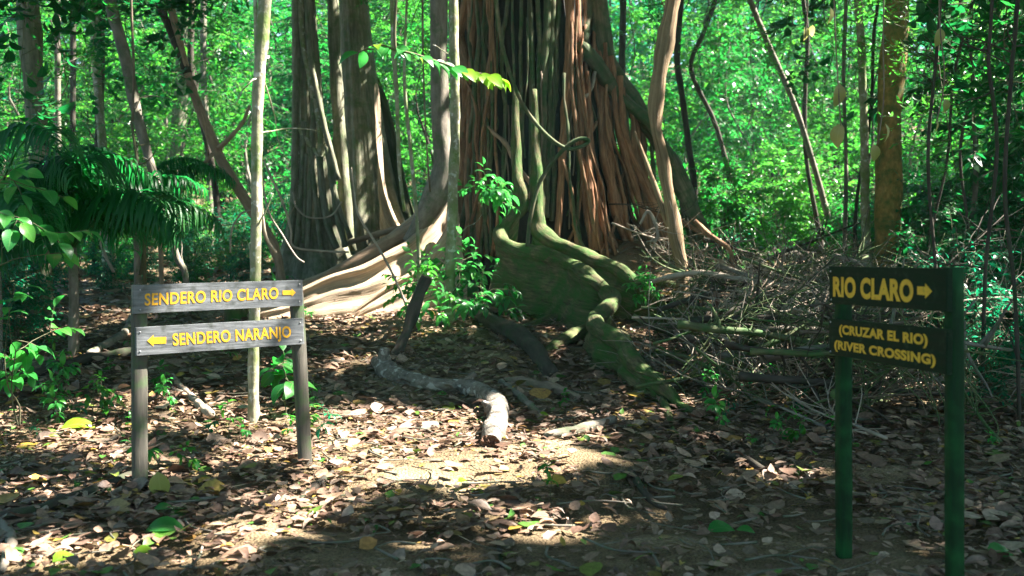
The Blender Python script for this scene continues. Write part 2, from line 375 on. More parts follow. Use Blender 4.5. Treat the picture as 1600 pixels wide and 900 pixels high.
def paint_mat(name, a, b, rough, moss=None, sc=(40, 40, 40), bump=.3, amt=.5, spec=.5, mscale=9):
    m, nt, N, L = newmat(name)
    out = N.new("ShaderNodeOutputMaterial"); tc = N.new("ShaderNodeTexCoord")
    mp = N.new("ShaderNodeMapping"); mp.inputs["Scale"].default_value = sc; L.new(tc.outputs["Object"], mp.inputs[0])
    n1 = N.new("ShaderNodeTexNoise"); n1.inputs["Scale"].default_value = 1; n1.inputs["Detail"].default_value = 6; n1.inputs["Roughness"].default_value = .6; L.new(mp.outputs[0], n1.inputs[0])
    cr = ramp(N, [(.3, a), (.7, b)]); L.new(n1.outputs[0], cr.inputs[0]); col = cr.outputs[0]
    if moss:
        n4 = N.new("ShaderNodeTexNoise"); n4.inputs["Scale"].default_value = mscale; n4.inputs["Detail"].default_value = 7; L.new(tc.outputs["Object"], n4.inputs[0])
        r4 = ramp(N, [(.62 - .3 * amt, (0, 0, 0)), (.85 - .3 * amt, (1, 1, 1))]); L.new(n4.outputs[0], r4.inputs[0])
        mm = N.new("ShaderNodeMix"); mm.data_type = 'RGBA'; L.new(r4.outputs[0], mm.inputs[0]); L.new(col, mm.inputs[6]); mm.inputs[7].default_value = (*moss, 1); col = mm.outputs[2]
    rr = ramp(N, [(.3, (rough * .8,) * 3), (.7, (min(1, rough * 1.25),) * 3)]); L.new(n1.outputs[0], rr.inputs[0])
    bp = N.new("ShaderNodeBump"); bp.inputs["Strength"].default_value = bump; bp.inputs["Distance"].default_value = .004; L.new(n1.outputs[0], bp.inputs["Height"])
    pb = N.new("ShaderNodeBsdfPrincipled"); pb.inputs["Specular IOR Level"].default_value = spec; L.new(col, pb.inputs["Base Color"]); L.new(rr.outputs[0], pb.inputs["Roughness"]); L.new(bp.outputs[0], pb.inputs["Normal"]); L.new(pb.outputs[0], out.inputs[0])
    return m
M['board'] = paint_mat("dark_painted_board", (.065, .07, .074), (.18, .19, .20), .34, sc=(6, 6, 60), moss=(.035, .04, .03), amt=.28, mscale=14, bump=.5)
M['board_green'] = paint_mat("dark_green_board", (.004, .014, .006), (.009, .026, .011), .6, sc=(6, 6, 60), spec=.12, moss=(.03, .055, .03), amt=.12, mscale=26, bump=.5)
M['post'] = paint_mat("weathered_post", (.04, .038, .03), (.10, .09, .07), .75, moss=(.05, .10, .03), sc=(60, 60, 5), bump=.7, amt=.5)
M['post_green'] = paint_mat("green_mossy_post", (.004, .018, .007), (.010, .045, .014), .7, moss=(.012, .07, .02), sc=(60, 60, 5), bump=.7, amt=.6, spec=.15)
M['yellow'] = paint_mat("yellow_paint", (.56, .27, .006), (.74, .40, .012), .55, sc=(70, 70, 70), bump=.2, moss=(.16, .11, .06), amt=.05, mscale=34)
M['yellow_dim'] = paint_mat("ochre_paint", (.60, .33, .015), (.80, .47, .03), .6, sc=(60, 60, 60), bump=.2, moss=(.14, .10, .03), amt=.12, mscale=30)
M['screw'] = paint_mat("screw_steel", (.3, .3, .3), (.5, .5, .5), .4)
# ------------------------------------------------------------------ SETTING: ground
def make_ground():
    ys = np.concatenate([np.linspace(-25, 2, 20, endpoint=False), 2 + (np.linspace(0, 1, 330) ** 1.8) * 98])
    u = np.linspace(-1, 1, 331); xs = np.sign(u) * (np.abs(u) * 8 + np.abs(u) ** 5 * 72)
    X, Y = np.meshgrid(xs, ys)
    Z = gz(X, Y)
    r = np.random.default_rng(3)
    for k in range(26):      # small hummocks
        f = r.uniform(1.5, 11); a = r.uniform(0, 6.28); ph = r.uniform(0, 6.28)
        Z = Z + .022 / f ** .8 * np.sin(f * (X * math.cos(a) + Y * math.sin(a)) + ph) * np.clip(1.2 - Y / 40, 0, 1)
    Z = Z - .01
    n, m_ = X.shape
    i = np.arange(n - 1)[:, None] * m_; j = np.arange(m_ - 1)[None, :]
    q = np.stack([i + j, i + j + 1, i + m_ + j + 1, i + m_ + j], -1).reshape(-1, 4)
    g = Geo(); g.add(np.stack([X, Y, Z], -1), q)
    return tag(g.build("forest_floor", M['soil']), "brown forest floor of bare soil sloping up behind the fig", kind="structure")
make_ground()

# ------------------------------------------------------------------ plant builder
def rv(r, n=3): 
    v = r.normal(size=n); return v / np.linalg.norm(v)
def grow(seed, H=2.0, stems=4, spread=.5, r0=.015, nbr=8, blen=.6, ntw=4, tlen=.35, nleaf=7, leaf=.12, tpl=T_MID, hmin=.2, droop=.5, lw=1.0, rise=.35, lean=(0, 0), taper=.25):
    """returns (stem Geo, leaf Geo) in local coordinates, base at origin"""
    r = np.random.default_rng(seed); gs = Geo(); gl = Geo()
    LP, LD, LN, LS = [], [], [], []
    def twig(p, d, L, nl):
        k = 4; pts = [p]; dd = d.copy()
        for _ in range(k):
            dd = dd + r.normal(size=3) * .16 + np.array([0, 0, -.10 * droop]); dd /= np.linalg.norm(dd)
            pts.append(pts[-1] + dd * L / k)
        pts = np.array(pts)
        sweep(gs, pts, np.linspace(.0035, .0015, k + 1) * (leaf / .12) ** .5, 3, 1, cap=False)
        for i in range(nl):
            t = (i + .6) / nl; f = t * k; a = min(int(f), k - 1); p_ = pts[a] + (pts[a + 1] - pts[a]) * (f - a)
            ax = pts[a + 1] - pts[a]; ax /= np.linalg.norm(ax)
            side = np.cross(ax, [0, 0, 1.]); side /= np.linalg.norm(side) + 1e-6
            s = 1 if i % 2 else -1
            if i == nl - 1: dr = ax
            else: dr = ax * .55 + side * s * .85
            dr = dr + r.normal(size=3) * .18 + np.array([0, 0, -.25 - .45 * droop * r.random()])
            LP.append(p_); LD.append(dr); LN.append(np.array([0, 0, 1.]) + r.normal(size=3) * .35); LS.append(leaf * r.uniform(.6, 1.2))
    for s in range(stems):
        az = r.uniform(0, 6.28); ou = np.array([math.cos(az), math.sin(az), 0]) * spread * r.uniform(.3, 1)
        h = H * r.uniform(.75, 1.05) if stems > 1 else H
        n = 6
        pts = np.array([ou * (t ** 1.3) * h * .6 + np.array([lean[0] * t * h, lean[1] * t * h, h * t]) + (r.normal(size=3) * .035 * h * (t > 0)) for t in np.linspace(0, 1, n)])
        rad = r0 * (1 - (1 - taper) * np.linspace(0, 1, n))
        sweep(gs, pts, rad, 7 if r0 > .03 else 5, 3, bump=.05, seed=seed + s)
        C = catmull(pts, 8)
        for b in range(nbr):
            t = hmin + (1 - hmin) * (b + r.random()) / nbr; p = C[min(int(t * (len(C) - 1)), len(C) - 1)]
            a = r.uniform(0, 6.28); d = np.array([math.cos(a), math.sin(a), rise + r.normal() * .25]); d /= np.linalg.norm(d)
            L = blen * r.uniform(.6, 1.2) * (1 - .45 * max(0, (t - .6) / .4)); k = 4; q = [p]; dd = d.copy()
            for _ in range(k):
                dd = dd + r.normal(size=3) * .13 + np.array([0, 0, -.08 * droop]); dd /= np.linalg.norm(dd); q.append(q[-1] + dd * L / k)
            q = np.array(q)
            sweep(gs, q, np.linspace(max(.35 * rad[-1], .005), .002, k + 1), 4, 1, cap=False)
            for w in range(ntw):
                f = (.25 + .75 * (w + r.random()) / ntw) * k; i = min(int(f), k - 1); pp = q[i] + (q[i + 1] - q[i]) * (f - i)
                ax = q[i + 1] - q[i]; ax /= np.linalg.norm(ax); v = ax + rv(r) * .9; v /= np.linalg.norm(v)
                twig(pp, v, tlen * r.uniform(.6, 1.2), nleaf)
            twig(q[-1], dd, tlen, nleaf)
        twig(pts[-1], np.array([0, 0, 1.]) + r.normal(size=3) * .3, tlen, nleaf)
    leaves(gl, tpl, LP, LD, LN, LS, lw)
    return gs, gl
def plant(name, label, cat, group, gp, lmat, smat, loc=(0, 0, 0), partn=("stem", "foliage")):
    t = thing(name, loc, label, cat, group)
    gs, gl = gp
    a = gs.build(partn[0], smat, None); a.parent = t
    b = gl.build(partn[1], lmat, None); b.parent = t
    return t

# ------------------------------------------------------------------ SIGNS
def make_curve_text(s, bold=.03, narrow=1.0):
    cu = bpy.data.curves.new("lettering", 'FONT'); cu.body = s; cu.size = 1; cu.offset = bold; cu.space_character = 1.06; cu.resolution_u = 6
    ob = bpy.data.objects.new("lettering", cu); COL.objects.link(ob)
    bpy.context.view_layer.update()
    me = bpy.data.meshes.new_from_object(ob.evaluated_get(bpy.context.evaluated_depsgraph_get()))
    bpy.data.objects.remove(ob); bpy.data.curves.remove(cu)
    return me
class SignPlane:
    def __init__(s, a, b):
        """vertical plane through ground points a (left) and b (right)"""
        s.o = np.array(a, float); d = np.array(b) - np.array(a); d[2] = 0; s.x = d / np.linalg.norm(d); s.z = np.array([0, 0, 1.])
        s.n = np.cross(s.x, s.z)
        if s.n @ (np.array([0, 0, CAMZ]) - s.o) < 0: s.n = -s.n
    def hit(s, px, py, off=0.):
        r = ray(px, py); c = np.array([0, 0, CAMZ]); o = s.o + s.n * off
        return c + r * (((o - c) @ s.n) / (r @ s.n))
def slab(g, corners, back):
    """quad corners (TL,TR,BR,BL) on the face, extruded by vector back, with a small chamfer and a few segments for wear"""
    c = [np.array(v, float) for v in corners]; e = .004
    nx, nz = 24, 4
    def grid(TL, TR, BR, BL):
        u = np.linspace(0, 1, nx + 1)[None, :, None]; v = np.linspace(0, 1, nz + 1)[:, None, None]
        return ((TL * (1 - u) + TR * u) * (1 - v) + (BL * (1 - u) + BR * u) * v).reshape(-1, 3)
    cen = sum(c) / 4
    inn = [v + (cen - v) / np.linalg.norm(cen - v) * e * 1.4 for v in c]
    front = grid(*inn); 
    i = np.arange(nz)[:, None] * (nx + 1); j = np.arange(nx)[None, :]
    q = np.stack([i + j, i + j + 1, i + nx + 2 + j, i + nx + 1 + j], -1).reshape(-1, 4)
    g.add(front, q)
    bn = back / np.linalg.norm(back)
    A = inn; B = [v + bn * e for v in c]; Cc = [v + back - bn * e for v in c]; D = [v + back for v in inn]
    V = A + B + Cc + D; F4 = []
    for k in range(4):
        l = (k + 1) % 4
        for t in range(3): F4.append((t * 4 + k, t * 4 + l, t * 4 + 4 + l, t * 4 + 4 + k))
    F4.append((12, 13, 14, 15)); g.add(V, F4)
def post_geo(g, bot, top, ax, ay, wx, wy):
    """square post from bot to top, chamfered edges, slightly uneven"""
    n = 14; r = np.random.default_rng(int(abs(bot[0] * 1000)) + 5)
    e = .006
    sec = [(-wx, -wy + e), (-wx + e, -wy), (wx - e, -wy), (wx, -wy + e), (wx, wy - e), (wx - e, wy), (-wx + e, wy), (-wx, wy - e)]
    V = []
    for i in range(n + 1):
        t = i / n; c = bot + (top - bot) * t; k = 1 if i < n else .94
        for (a, b) in sec: V.append(c + ax * (a * k + r.normal() * .0008) + ay * (b * k + r.normal() * .0008))
    V.append(top + (top - bot) / np.linalg.norm(top - bot) * .002); q = []; t3 = []
    for i in range(n):
        for k in range(8):
            l = (k + 1) % 8; q.append((i * 8 + k, i * 8 + l, i * 8 + 8 + l, i * 8 + 8 + k))
    for k in range(8): t3.append((n * 8 + k, n * 8 + (k + 1) % 8, len(V) - 1))
    g.add(V, q, t3)
def text_on(sp, s, BL, TL, BR, mat, parent, bold=.03, off=.002):
    me = make_curve_text(s, bold)
    n = len(me.vertices); co = np.zeros(n * 3); me.vertices.foreach_get("co", co); co = co.reshape(-1, 3)
    caps = co[:, 1].max(); x0, x1 = co[:, 0].min(), co[:, 0].max(); y0 = 0.0
    if '(' in s: y0 = co[:, 1].min(); 
    bl, tl, br = (sp.hit(*p, off) for p in (BL, TL, BR))
    W = bl + ((co[:, 0] - x0) / (x1 - x0))[:, None] * (br - bl) + ((co[:, 1] - y0) / (caps - y0))[:, None] * (tl - bl)
    W = W - np.array(parent.parent.location if parent.parent else parent.location)
    me.vertices.foreach_set("co", W.astype(np.float32).ravel()); me.update()
    me.materials.clear(); me.materials.append(mat)
    ob = bpy.data.objects.new("lettering", me); COL.objects.link(ob); ob.parent = parent
    return ob
def arrow_geo(sp, px0, px1, py, hb, hh, headlen, right, off=.002):
    """arrow between pixel px0..px1 about py(px) with half heights hb, hh (pixels)"""
    if right: pts = [(px0, -hb), (px1 - headlen, -hb), (px1 - headlen, -hh), (px1, 0), (px1 - headlen, hh), (px1 - headlen, hb), (px0, hb)]
    else: pts = [(px1, -hb), (px0 + headlen, -hb), (px0 + headlen, -hh), (px0, 0), (px0 + headlen, hh), (px0 + headlen, hb), (px1, hb)]
    V = [sp.hit(x, py(x) + y, off) for x, y in pts]
    g = Geo(); k = len(V); g.add(V, [(0, 1, 5, 6)], [(2, 3, 4)]); return g
def screws(sp, pts, parent, off=.0015):
    for (px, py) in pts:
        c = sp.hit(px, py, off); g = Geo()
        sweep(g, [c, c + sp.n * .003], [.005, .004], 10, 1); g.build("screw", M['screw'], None).parent = parent
        parent_loc = np.array(parent.parent.location)
        o = [ch for ch in parent.children if ch.name.startswith("screw")][-1]
        for v in o.data.vertices: v.co = Vector(np.array(v.co) - parent_loc)

def sign(name, label, a, b, posts, boards, mats, group=None):
    root = thing(name, a, label, "trail sign")
    sp = SignPlane(a, b)
    for (bot, top, wx, wy, back) in posts:
        g = Geo(); post_geo(g, np.array(bot), np.array(top), sp.x, sp.n, wx, wy); g.build("post", mats[1], root)
    for bd in boards:
        g = Geo(); slab(g, [sp.hit(*p) for p in bd['c']], -sp.n * .028)
        o = g.build("board", mats[0], root, smooth=False)
        for t in bd['text']: text_on(sp, *t[:4], mats[2], o, t[4])
        ar = bd.get('arrow')
        if ar: x = arrow_geo(sp, *ar); ao = x.build("arrow", mats[2], root, smooth=False); ao.parent = o
        screws(sp, bd.get('screws', []), o)
    return root, sp

a = G(217, 765); b = G(478, 729)
sp0 = SignPlane(a, b)
n0 = sp0.n
def onplane(px, py, back): return sp0.hit(px, py, -back)
pb_ = .029 + .036
pl_b = onplane(218, 768, pb_); pl_b[2] -= .2; pl_t = onplane(217, 445, pb_)
pr_t = onplane(462, 441, pb_); pr_b = onplane(477, 731, pb_); dv = pr_b - pr_t; pr_b = pr_b + dv / np.linalg.norm(dv) * .2
sign("trail_sign", "two-board wooden sign reading SENDERO RIO CLARO and SENDERO NARANJO on two posts", a, b,
     [(pl_b, pl_t, .042, .035, 0), (pr_b, pr_t, .040, .035, 0)],
     [dict(c=[(207, 445.5), (473, 437.5), (473.6, 477.6), (207.5, 490.5)], text=[("SENDERO RIO CLARO", (226, 477), (226, 458.5), (435, 466), .022)],
           arrow=(441.6, 462.2, lambda x: 457.2 - (x - 452) * .02, 3.6, 6.2, 6.5, True), screws=[(219, 453), (219, 484), (468, 444), (468, 471)]),
      dict(c=[(211.6, 512), (474, 497), (475.8, 537.6), (212.4, 556)], text=[("SENDERO NARANJO", (270.5, 539.5), (269.5, 521), (455, 526.5), .022)],
           arrow=(230, 259.6, lambda x: 532 - (x - 245) * .03, 5.2, 9, 10, False), screws=[(219, 519), (219, 549), (469, 504), (470, 532)])],
     (M['board'], M['post'], M['yellow']))
a = G(1318, 885)
dr = a[1] / 1.22
b = P(1492, 990, dr); b[2] = a[2]
sp0 = SignPlane(a, b); pb_ = .029 + .03
pl_b = onplane(1319, 885, pb_); pl_b[2] -= .15; pl_t = onplane(1318, 418, pb_)
pr_b = onplane(1492, 1010, pb_); pr_b[2] = -.15; pr_t = onplane(1491, 418, pb_)
sign("trail_sign", "dark green sign reading RIO CLARO with river crossing notice on two mossy posts", a, b,
     [(pl_b, pl_t, .034, .03, 0), (pr_b, pr_t, .027, .03, 0)],
     [dict(c=[(1294.5, 416), (1480, 419.3), (1479, 487.5), (1295, 474)], text=[("RIO CLARO", (1301.5, 461.3), (1301.5, 432), (1427, 470.5), .05)],
           arrow=(1433, 1456.5, lambda x: 454.6 + (x - 1445) * .06, 6.5, 12, 11, True), screws=[(1298, 424), (1299, 468)]),
      dict(c=[(1294.5, 497.5), (1480, 514.8), (1479, 586), (1295.2, 553)], text=[("(CRUZAR EL RIO)", (1311, 526), (1311, 507), (1449.5, 545), .05), ("(RIVER CROSSING)", (1303.5, 549), (1303.5, 531), (1462, 576), .05)],
           screws=[(1298, 503), (1298, 549)])],
     (M['board_green'], M['post_green'], M['yellow_dim']))

# ------------------------------------------------------------------ STRANGLER FIG
FX, FY = .35, 15.9
fig = thing("strangler_fig", (FX, FY, float(gz(FX, FY))), "giant strangler fig with hanging aerial roots and snaking mossy buttresses in the clearing", "tree")
Z0 = float(gz(FX, FY)) - .2
def fig_c(z):
    t = np.clip((z - Z0) / 4.6, 0, 1.2)
    return .62 - .42 * t, FY, 1.62 - .62 * t ** .7
def trunk_core(g, zs, cfun, lobes, sides=120, seed=0, ridge=.05, nr=26):
    r = np.random.default_rng(seed); th = np.linspace(0, 2 * np.pi, sides, endpoint=False)
    ph = r.random(8) * 6.28; V = []; B = []
    for z in zs:
        cx, cy_, rad = cfun(z)
        rr = rad * np.ones(sides)
        for (t0, amp, w, h) in lobes:
            dth = np.abs((th - t0 + np.pi) % (2 * np.pi) - np.pi)
            rr = rr + amp * math.exp(-max(0, z - zs[0]) / h) * np.exp(-(dth / w) ** 2)
        rr = rr * (1 + ridge * np.sin(nr * th + ph[0] + .5 * math.sin(z)) * (.6 + .4 * np.sin(5 * th + ph[1])) + ridge * .8 * np.sin(11 * th + ph[2] + .3 * z) + ridge * .4 * np.sin(41 * th + ph[3] - .4 * z))
        V.append(np.stack([cx + rr * np.cos(th), cy_ + rr * np.sin(th), 0 * th + z], -1)); B.append(np.stack([rad * np.cos(th), rad * np.sin(th), 0 * th + z], -1))
    n = len(zs); i = np.arange(n - 1)[:, None] * sides; j = np.arange(sides)[None, :]; k = (j + 1) % sides
    q = np.stack([i + j, i + k, i + sides + k, i + sides + j], -1).reshape(-1, 4)
    g.add(np.concatenate(V), q, bark=np.concatenate(B))
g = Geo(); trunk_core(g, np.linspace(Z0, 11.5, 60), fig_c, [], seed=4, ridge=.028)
g.build("trunk", M['bark_core_shade'], fig)

def front_d(px, py, sink=.5, w=10):
    """depth of the fig's front surface at a pixel"""
    d = FY - 1.2
    for _ in range(6):
        p = P(px, py, d); cx, cy_, rad = fig_c(p[2]); dx = np.clip((p[0] - cx) / rad, -.98, .98)
        d = cy_ - rad * math.sqrt(1 - dx * dx)
    return d - w / 2 * d / F * sink * 2
def cord(pl, w, mat, name="aerial_root", sink=.6, extra=0., bump=.11, seed=0, sides=7):
    g = Geo(); n = len(pl); ws = [w] * n if np.isscalar(w) else w
    d = [front_d(x, y, sink, ww) - extra for (x, y), ww in zip(pl, ws)]
    # extend above the frame, up to the trunk top
    pts = [P(x, y, dd) for (x, y), dd in zip(pl, d)]; rad = [ww / 2 * dd / F for ww, dd in zip(ws, d)]
    if pl[0][1] <= 2:
        p0 = pts[0]; q1 = p0 + np.array([-.02, .12, 1.5]); q2 = p0 + np.array([-.05, .3, 4.0])
        pts = [q2, q1] + pts; rad = [rad[0] * 1.1, rad[0]] + rad
    sweep(g, pts, rad, sides, 4, bump=bump, seed=seed)
    return g.build(name, mat, fig)
fr = np.random.default_rng(21)
pk, gn, rd = M['bark_fig'], M['bark_fig_green'], M['bark_ruddy']
# left bundle, sunlit pink-brown cords of very different widths, some crossing
for x0, x1, y1, w in [(728, 716, 395, 15), (741, 727, 400, 11), (752, 733, 405, 12), (748, 741, 395, 6), (763, 748, 398, 10), (734, 720, 380, 7), (771, 757, 400, 6), (757, 762, 390, 5), (722, 708, 385, 12), (745, 722, 400, 7), (768, 769, 395, 5), (776, 780, 330, 5), (760, 738, 395, 6), (716, 700, 340, 12),
                      (738, 760, 400, 5), (764, 728, 410, 4.5), (750, 772, 400, 4), (730, 745, 405, 4), (774, 752, 405, 4), (743, 752, 400, 3.5), (769, 776, 400, 3.5), (756, 735, 405, 3.5)]:
    k = 8; pl = []; ph_ = fr.uniform(0, 6.28)
    for i in range(k):
        t = i / (k - 1); pl.append((x0 + (x1 - x0) * t ** 1.5 + (fr.normal() * 2.4 + 3 * math.sin(4 * t + ph_)) * (0 < i), y1 * t))
    cord(pl, [w * (1 + .25 * t_ + .22 * fr.normal()) for t_ in np.linspace(0, 1, k)], pk if fr.random() < .75 else gn, seed=int(x0), bump=.12, sink=fr.uniform(-.3, .5), extra=fr.uniform(0, .16))
# greenish cords in the dark hollow
for x0, x1, y1, w in [(832, 826, 330, 9), (842, 838, 320, 8), (853, 846, 335, 12), (862, 856, 340, 9), (872, 862, 345, 8), (790, 786, 300, 7), (800, 806, 330, 5), (815, 812, 300, 6)]:
    k = 6; cord([(x0 + (x1 - x0) * t + fr.normal() * 2, y1 * t) for t in np.linspace(0, 1, k)], w, gn, seed=int(x0))
# named ruddy cords on the right half
cord([(890, 0), (889, 90), (881, 200), (874, 330), (871, 372)], [15, 14, 13, 11, 9], rd, seed=1, extra=.06)
cord([(903, 0), (905, 100), (907, 200), (912, 300), (925, 388)], [10, 11, 12, 10, 9], rd, seed=2, extra=.05)
cord([(912, 0), (914, 110), (917, 220), (930, 320), (944, 400)], [9, 9, 10, 9, 8], pk, seed=3)
cord([(920, 0), (914, 60), (905, 105), (907, 150)], [14, 12, 9, 6], gn, seed=4, extra=.05)
cord([(940, 105), (946, 200), (955, 290), (966, 345), (990, 392), (1014, 412)], [14, 16, 16, 15, 12, 9], rd, seed=5, extra=.07)
# fan of cords towards the base on the right, standing clear of the dark trunk
for i in range(27):
    xt = fr.uniform(876, 990); yt = fr.uniform(0, 130) if xt < 925 else (xt - 925) * 2.3 + 20
    xb = 890 + (xt - 876) * 1.62 + fr.normal() * 16; yb = 385 + max(0, (xb - 900)) * .22 + fr.normal() * 6
    w = fr.choice([3, 4, 5, 6.5, 9, 11], p=[.15, .25, .25, .2, .1, .05]); k = 8; ph_ = fr.uniform(0, 6.28)
    cord([(xt + (xb - xt) * t ** 1.9 + (fr.normal() * 2.5 + 3.5 * math.sin(5 * t + ph_)) * (0 < t < 1), yt + (yb - yt) * t) for t in np.linspace(0, 1, k)], [max(2, w * (1 + .25 * fr.normal() + .3 * t)) for t in np.linspace(0, 1, k)], [pk, rd, gn, rd, pk][i % 5], seed=i + 50, sink=fr.uniform(-.5, .3), extra=fr.uniform(.05, .42))
# big diagonal limbs making the right outline
cord([(932, 0), (945, 85), (975, 142), (1008, 190), (1032, 225), (1058, 275), (1085, 335), (1100, 375)], [34, 32, 30, 28, 28, 26, 28, 34], gn, "buttress_root", sink=.2, seed=8, sides=10)
cord([(905, 70), (930, 98), (957, 138), (988, 168), (1020, 200), (1045, 250)], [20, 24, 22, 20, 16, 14], gn, "buttress_root", sink=1.0, seed=9, extra=.1, sides=10)
for i in range(9):
    xt = 975 + i * 11 + fr.normal() * 3; yt = 150 + i * 17
    xb = xt + 25 + fr.normal() * 8; yb = 400 + i * 4
    cord([(xt + (xb - xt) * t ** 1.6, yt + (yb - yt) * t) for t in np.linspace(0, 1, 5)], fr.uniform(6, 11), [gn, pk][i % 2], seed=i + 90, sink=.3)
cord([(1050, 330), (1075, 352), (1110, 372), (1142, 396), (1148, 412)], [9, 8, 7, 6, 5], pk, seed=30, extra=.15)
# roots that cross and knit the others together
for a_, b_, w_ in [((884, 120), (930, 330), 6), ((930, 190), (888, 380), 5), ((950, 250), (1010, 372), 7), ((992, 240), (940, 392), 5), ((905, 240), (960, 390), 6), ((1008, 300), (1066, 400), 7), ((880, 250), (905, 385), 7), ((730, 120), (758, 300), 5), ((765, 150), (735, 350), 5), ((742, 240), (776, 392), 6)]:
    cord([(a_[0] + (b_[0] - a_[0]) * (t + .12 * math.sin(6.28 * t)) + fr.normal() * 2, a_[1] + (b_[1] - a_[1]) * t) for t in np.linspace(0, 1, 7)], w_, [rd, pk][w_ % 2], seed=int(a_[0]) + 300, sink=-.3, extra=fr.uniform(.1, .35))
# loose crossing roots
cord([(756, 190), (772, 208), (792, 226), (806, 258), (830, 290), (826, 310)], [5, 6, 7, 6, 6, 5], M['bark_tan'], seed=12, extra=.12)
cord([(780, 215), (800, 240), (812, 262), (832, 286)], 4, M['bark_tan'], seed=13, extra=.16)
cord([(930, 110), (925, 135), (915, 152)], [6, 6, 5], M['twig_pale'], seed=14, extra=.25)
for i in range(14):  # hair-thin roots
    x0 = fr.uniform(765, 960); y0 = fr.uniform(0, 180); y1 = y0 + fr.uniform(120, 230)
    cord([(x0 + fr.normal() * 5 * t, y0 + (y1 - y0) * t) for t in np.linspace(0, 1, 6)], fr.uniform(1.6, 3), [M['twig'], gn][i % 2], seed=i + 140, extra=.1, sides=5)
# ruddy round stem at the left of the fig
g = Geo(); s_ = [P(687, -260, 14.3)] + [P(x, y, 14.2) for x, y in [(686, 0), (686, 100), (689, 200), (693, 262), (684, 300), (662, 345), (640, 380)]]
sweep(g, s_, [.125, .125, .125, .135, .15, .19, .16, .12], 14, 4, bump=.03, seed=4); g.build("aerial_stem", M['bark_grey'], fig)

def wall(g, st, nsec=49, sub=12, ripple=.012, seed=0, fold=.0, crease=0., down=False, bands=.007):
    """plank buttress: stations (base px, ridge px, depth or None, half width base, half width ridge)"""
    Bp, Rp, W = [], [], []
    for (bx, by, rx, ry, d, wb, wt) in st:
        if d is None: b_ = G(bx, by); d = b_[1]
        else: b_ = P(bx, by, d)
        b_ = b_ - np.array([0, 0, .12]); Bp.append(b_); Rp.append(P(rx, ry, d + .02)); W.append((wb, wt))
    C = catmull(np.column_stack([Bp, Rp, W]), sub); n = len(C)
    Bp, Rp, W = C[:, :3], C[:, 3:6], C[:, 6:]
    mid = (Bp + Rp) / 2; T = np.gradient(mid, axis=0); T[:, 2] = 0; T /= np.linalg.norm(T, axis=1)[:, None] + 1e-9
    S = np.stack([T[:, 1], -T[:, 0], 0 * T[:, 0]], -1)
    L = np.concatenate([[0], np.cumsum(np.linalg.norm(np.diff(mid, axis=0), axis=1))])
    r = np.random.default_rng(seed); ph = r.random(6) * 6.28
    V = []; B = []
    for s in np.linspace(-1, 1, nsec):
        a = abs(s); sg = np.sign(s)
        h = 1 - a ** 1.9
        hw = W[:, 1] * (1 - .28 * max(0, math.sin(math.pi * min(1, max(0, (a - .28) / .4))))) * min(1, (a / .26) ** .5) + (W[:, 0] - W[:, 1]) * max(0, (a - .45) / .55) ** 1.8
        rip = ripple * np.sin(h * 15 + ph[0] + .8 * np.sin(L * 1.7 + ph[1])) * min(1, a * 3) + ripple * .8 * np.sin(L * 5 + h * 3 + ph[2])
        rip = rip + fold * (np.sin(L * 9 + 2.2 * np.sin(L * 2.3 + ph[4]) + 1.5 * h) * .6 + .5 * np.sin(L * 17 + 3 * np.sin(h * 4 + ph[1]) + ph[5])) * (1 - .7 * h) * min(1, a * 4)
        rip = rip + bands * (np.sin(h * 34 + 2.2 * np.sin(L * 2.1 + ph[2]) + 1.2 * np.sin(L * 6 + ph[0])) + .6 * np.sin(h * 61 + 3 * np.sin(L * 3.3))) * min(1, a * 5) * (.5 + h)
        rip = rip - crease * np.maximum(0, np.sin((1 - h) * 9 - .6 + 1.1 * np.sin(L * 1.1 + ph[3]) + .6 * np.sin(L * 2.9 + ph[0]))) ** 4
        V.append(Bp + (Rp - Bp) * h + S * (sg * (hw + rip * (a > .05)))[:, None] + np.array([0, 0, 1.]) * ((.02 * np.sin(L * 3 + ph[3]) + .5 * fold * np.sin(L * 8 + ph[2])) * h)[:, None])
        B.append(np.stack([L, 0 * L + s * .15 + .1 * np.sin(L * 4), 0 * L + h * .25], -1) if False else np.stack([0 * L + s * .5, 0 * L + h * 1.1, L], -1) if down else np.stack([0 * L + s * .6, 0 * L + h * .7, L], -1))
    V = np.stack(V, 1).reshape(-1, 3); B = np.stack(B, 1).reshape(-1, 3)
    i = np.arange(n - 1)[:, None] * nsec; j = np.arange(nsec - 1)[None, :]
    q = np.stack([i + j, i + j + 1, i + nsec + j + 1, i + nsec + j], -1).reshape(-1, 4)
    # end caps
    e = len(V); V = np.vstack([V, Bp[0], Bp[-1]]); B = np.vstack([B, B[0], B[-1]]); t = []
    for m in range(nsec - 1): t.append((e, m, m + 1)); t.append((e + 1, (n - 1) * nsec + m + 1, (n - 1) * nsec + m))
    g.add(V, q, t, bark=B)
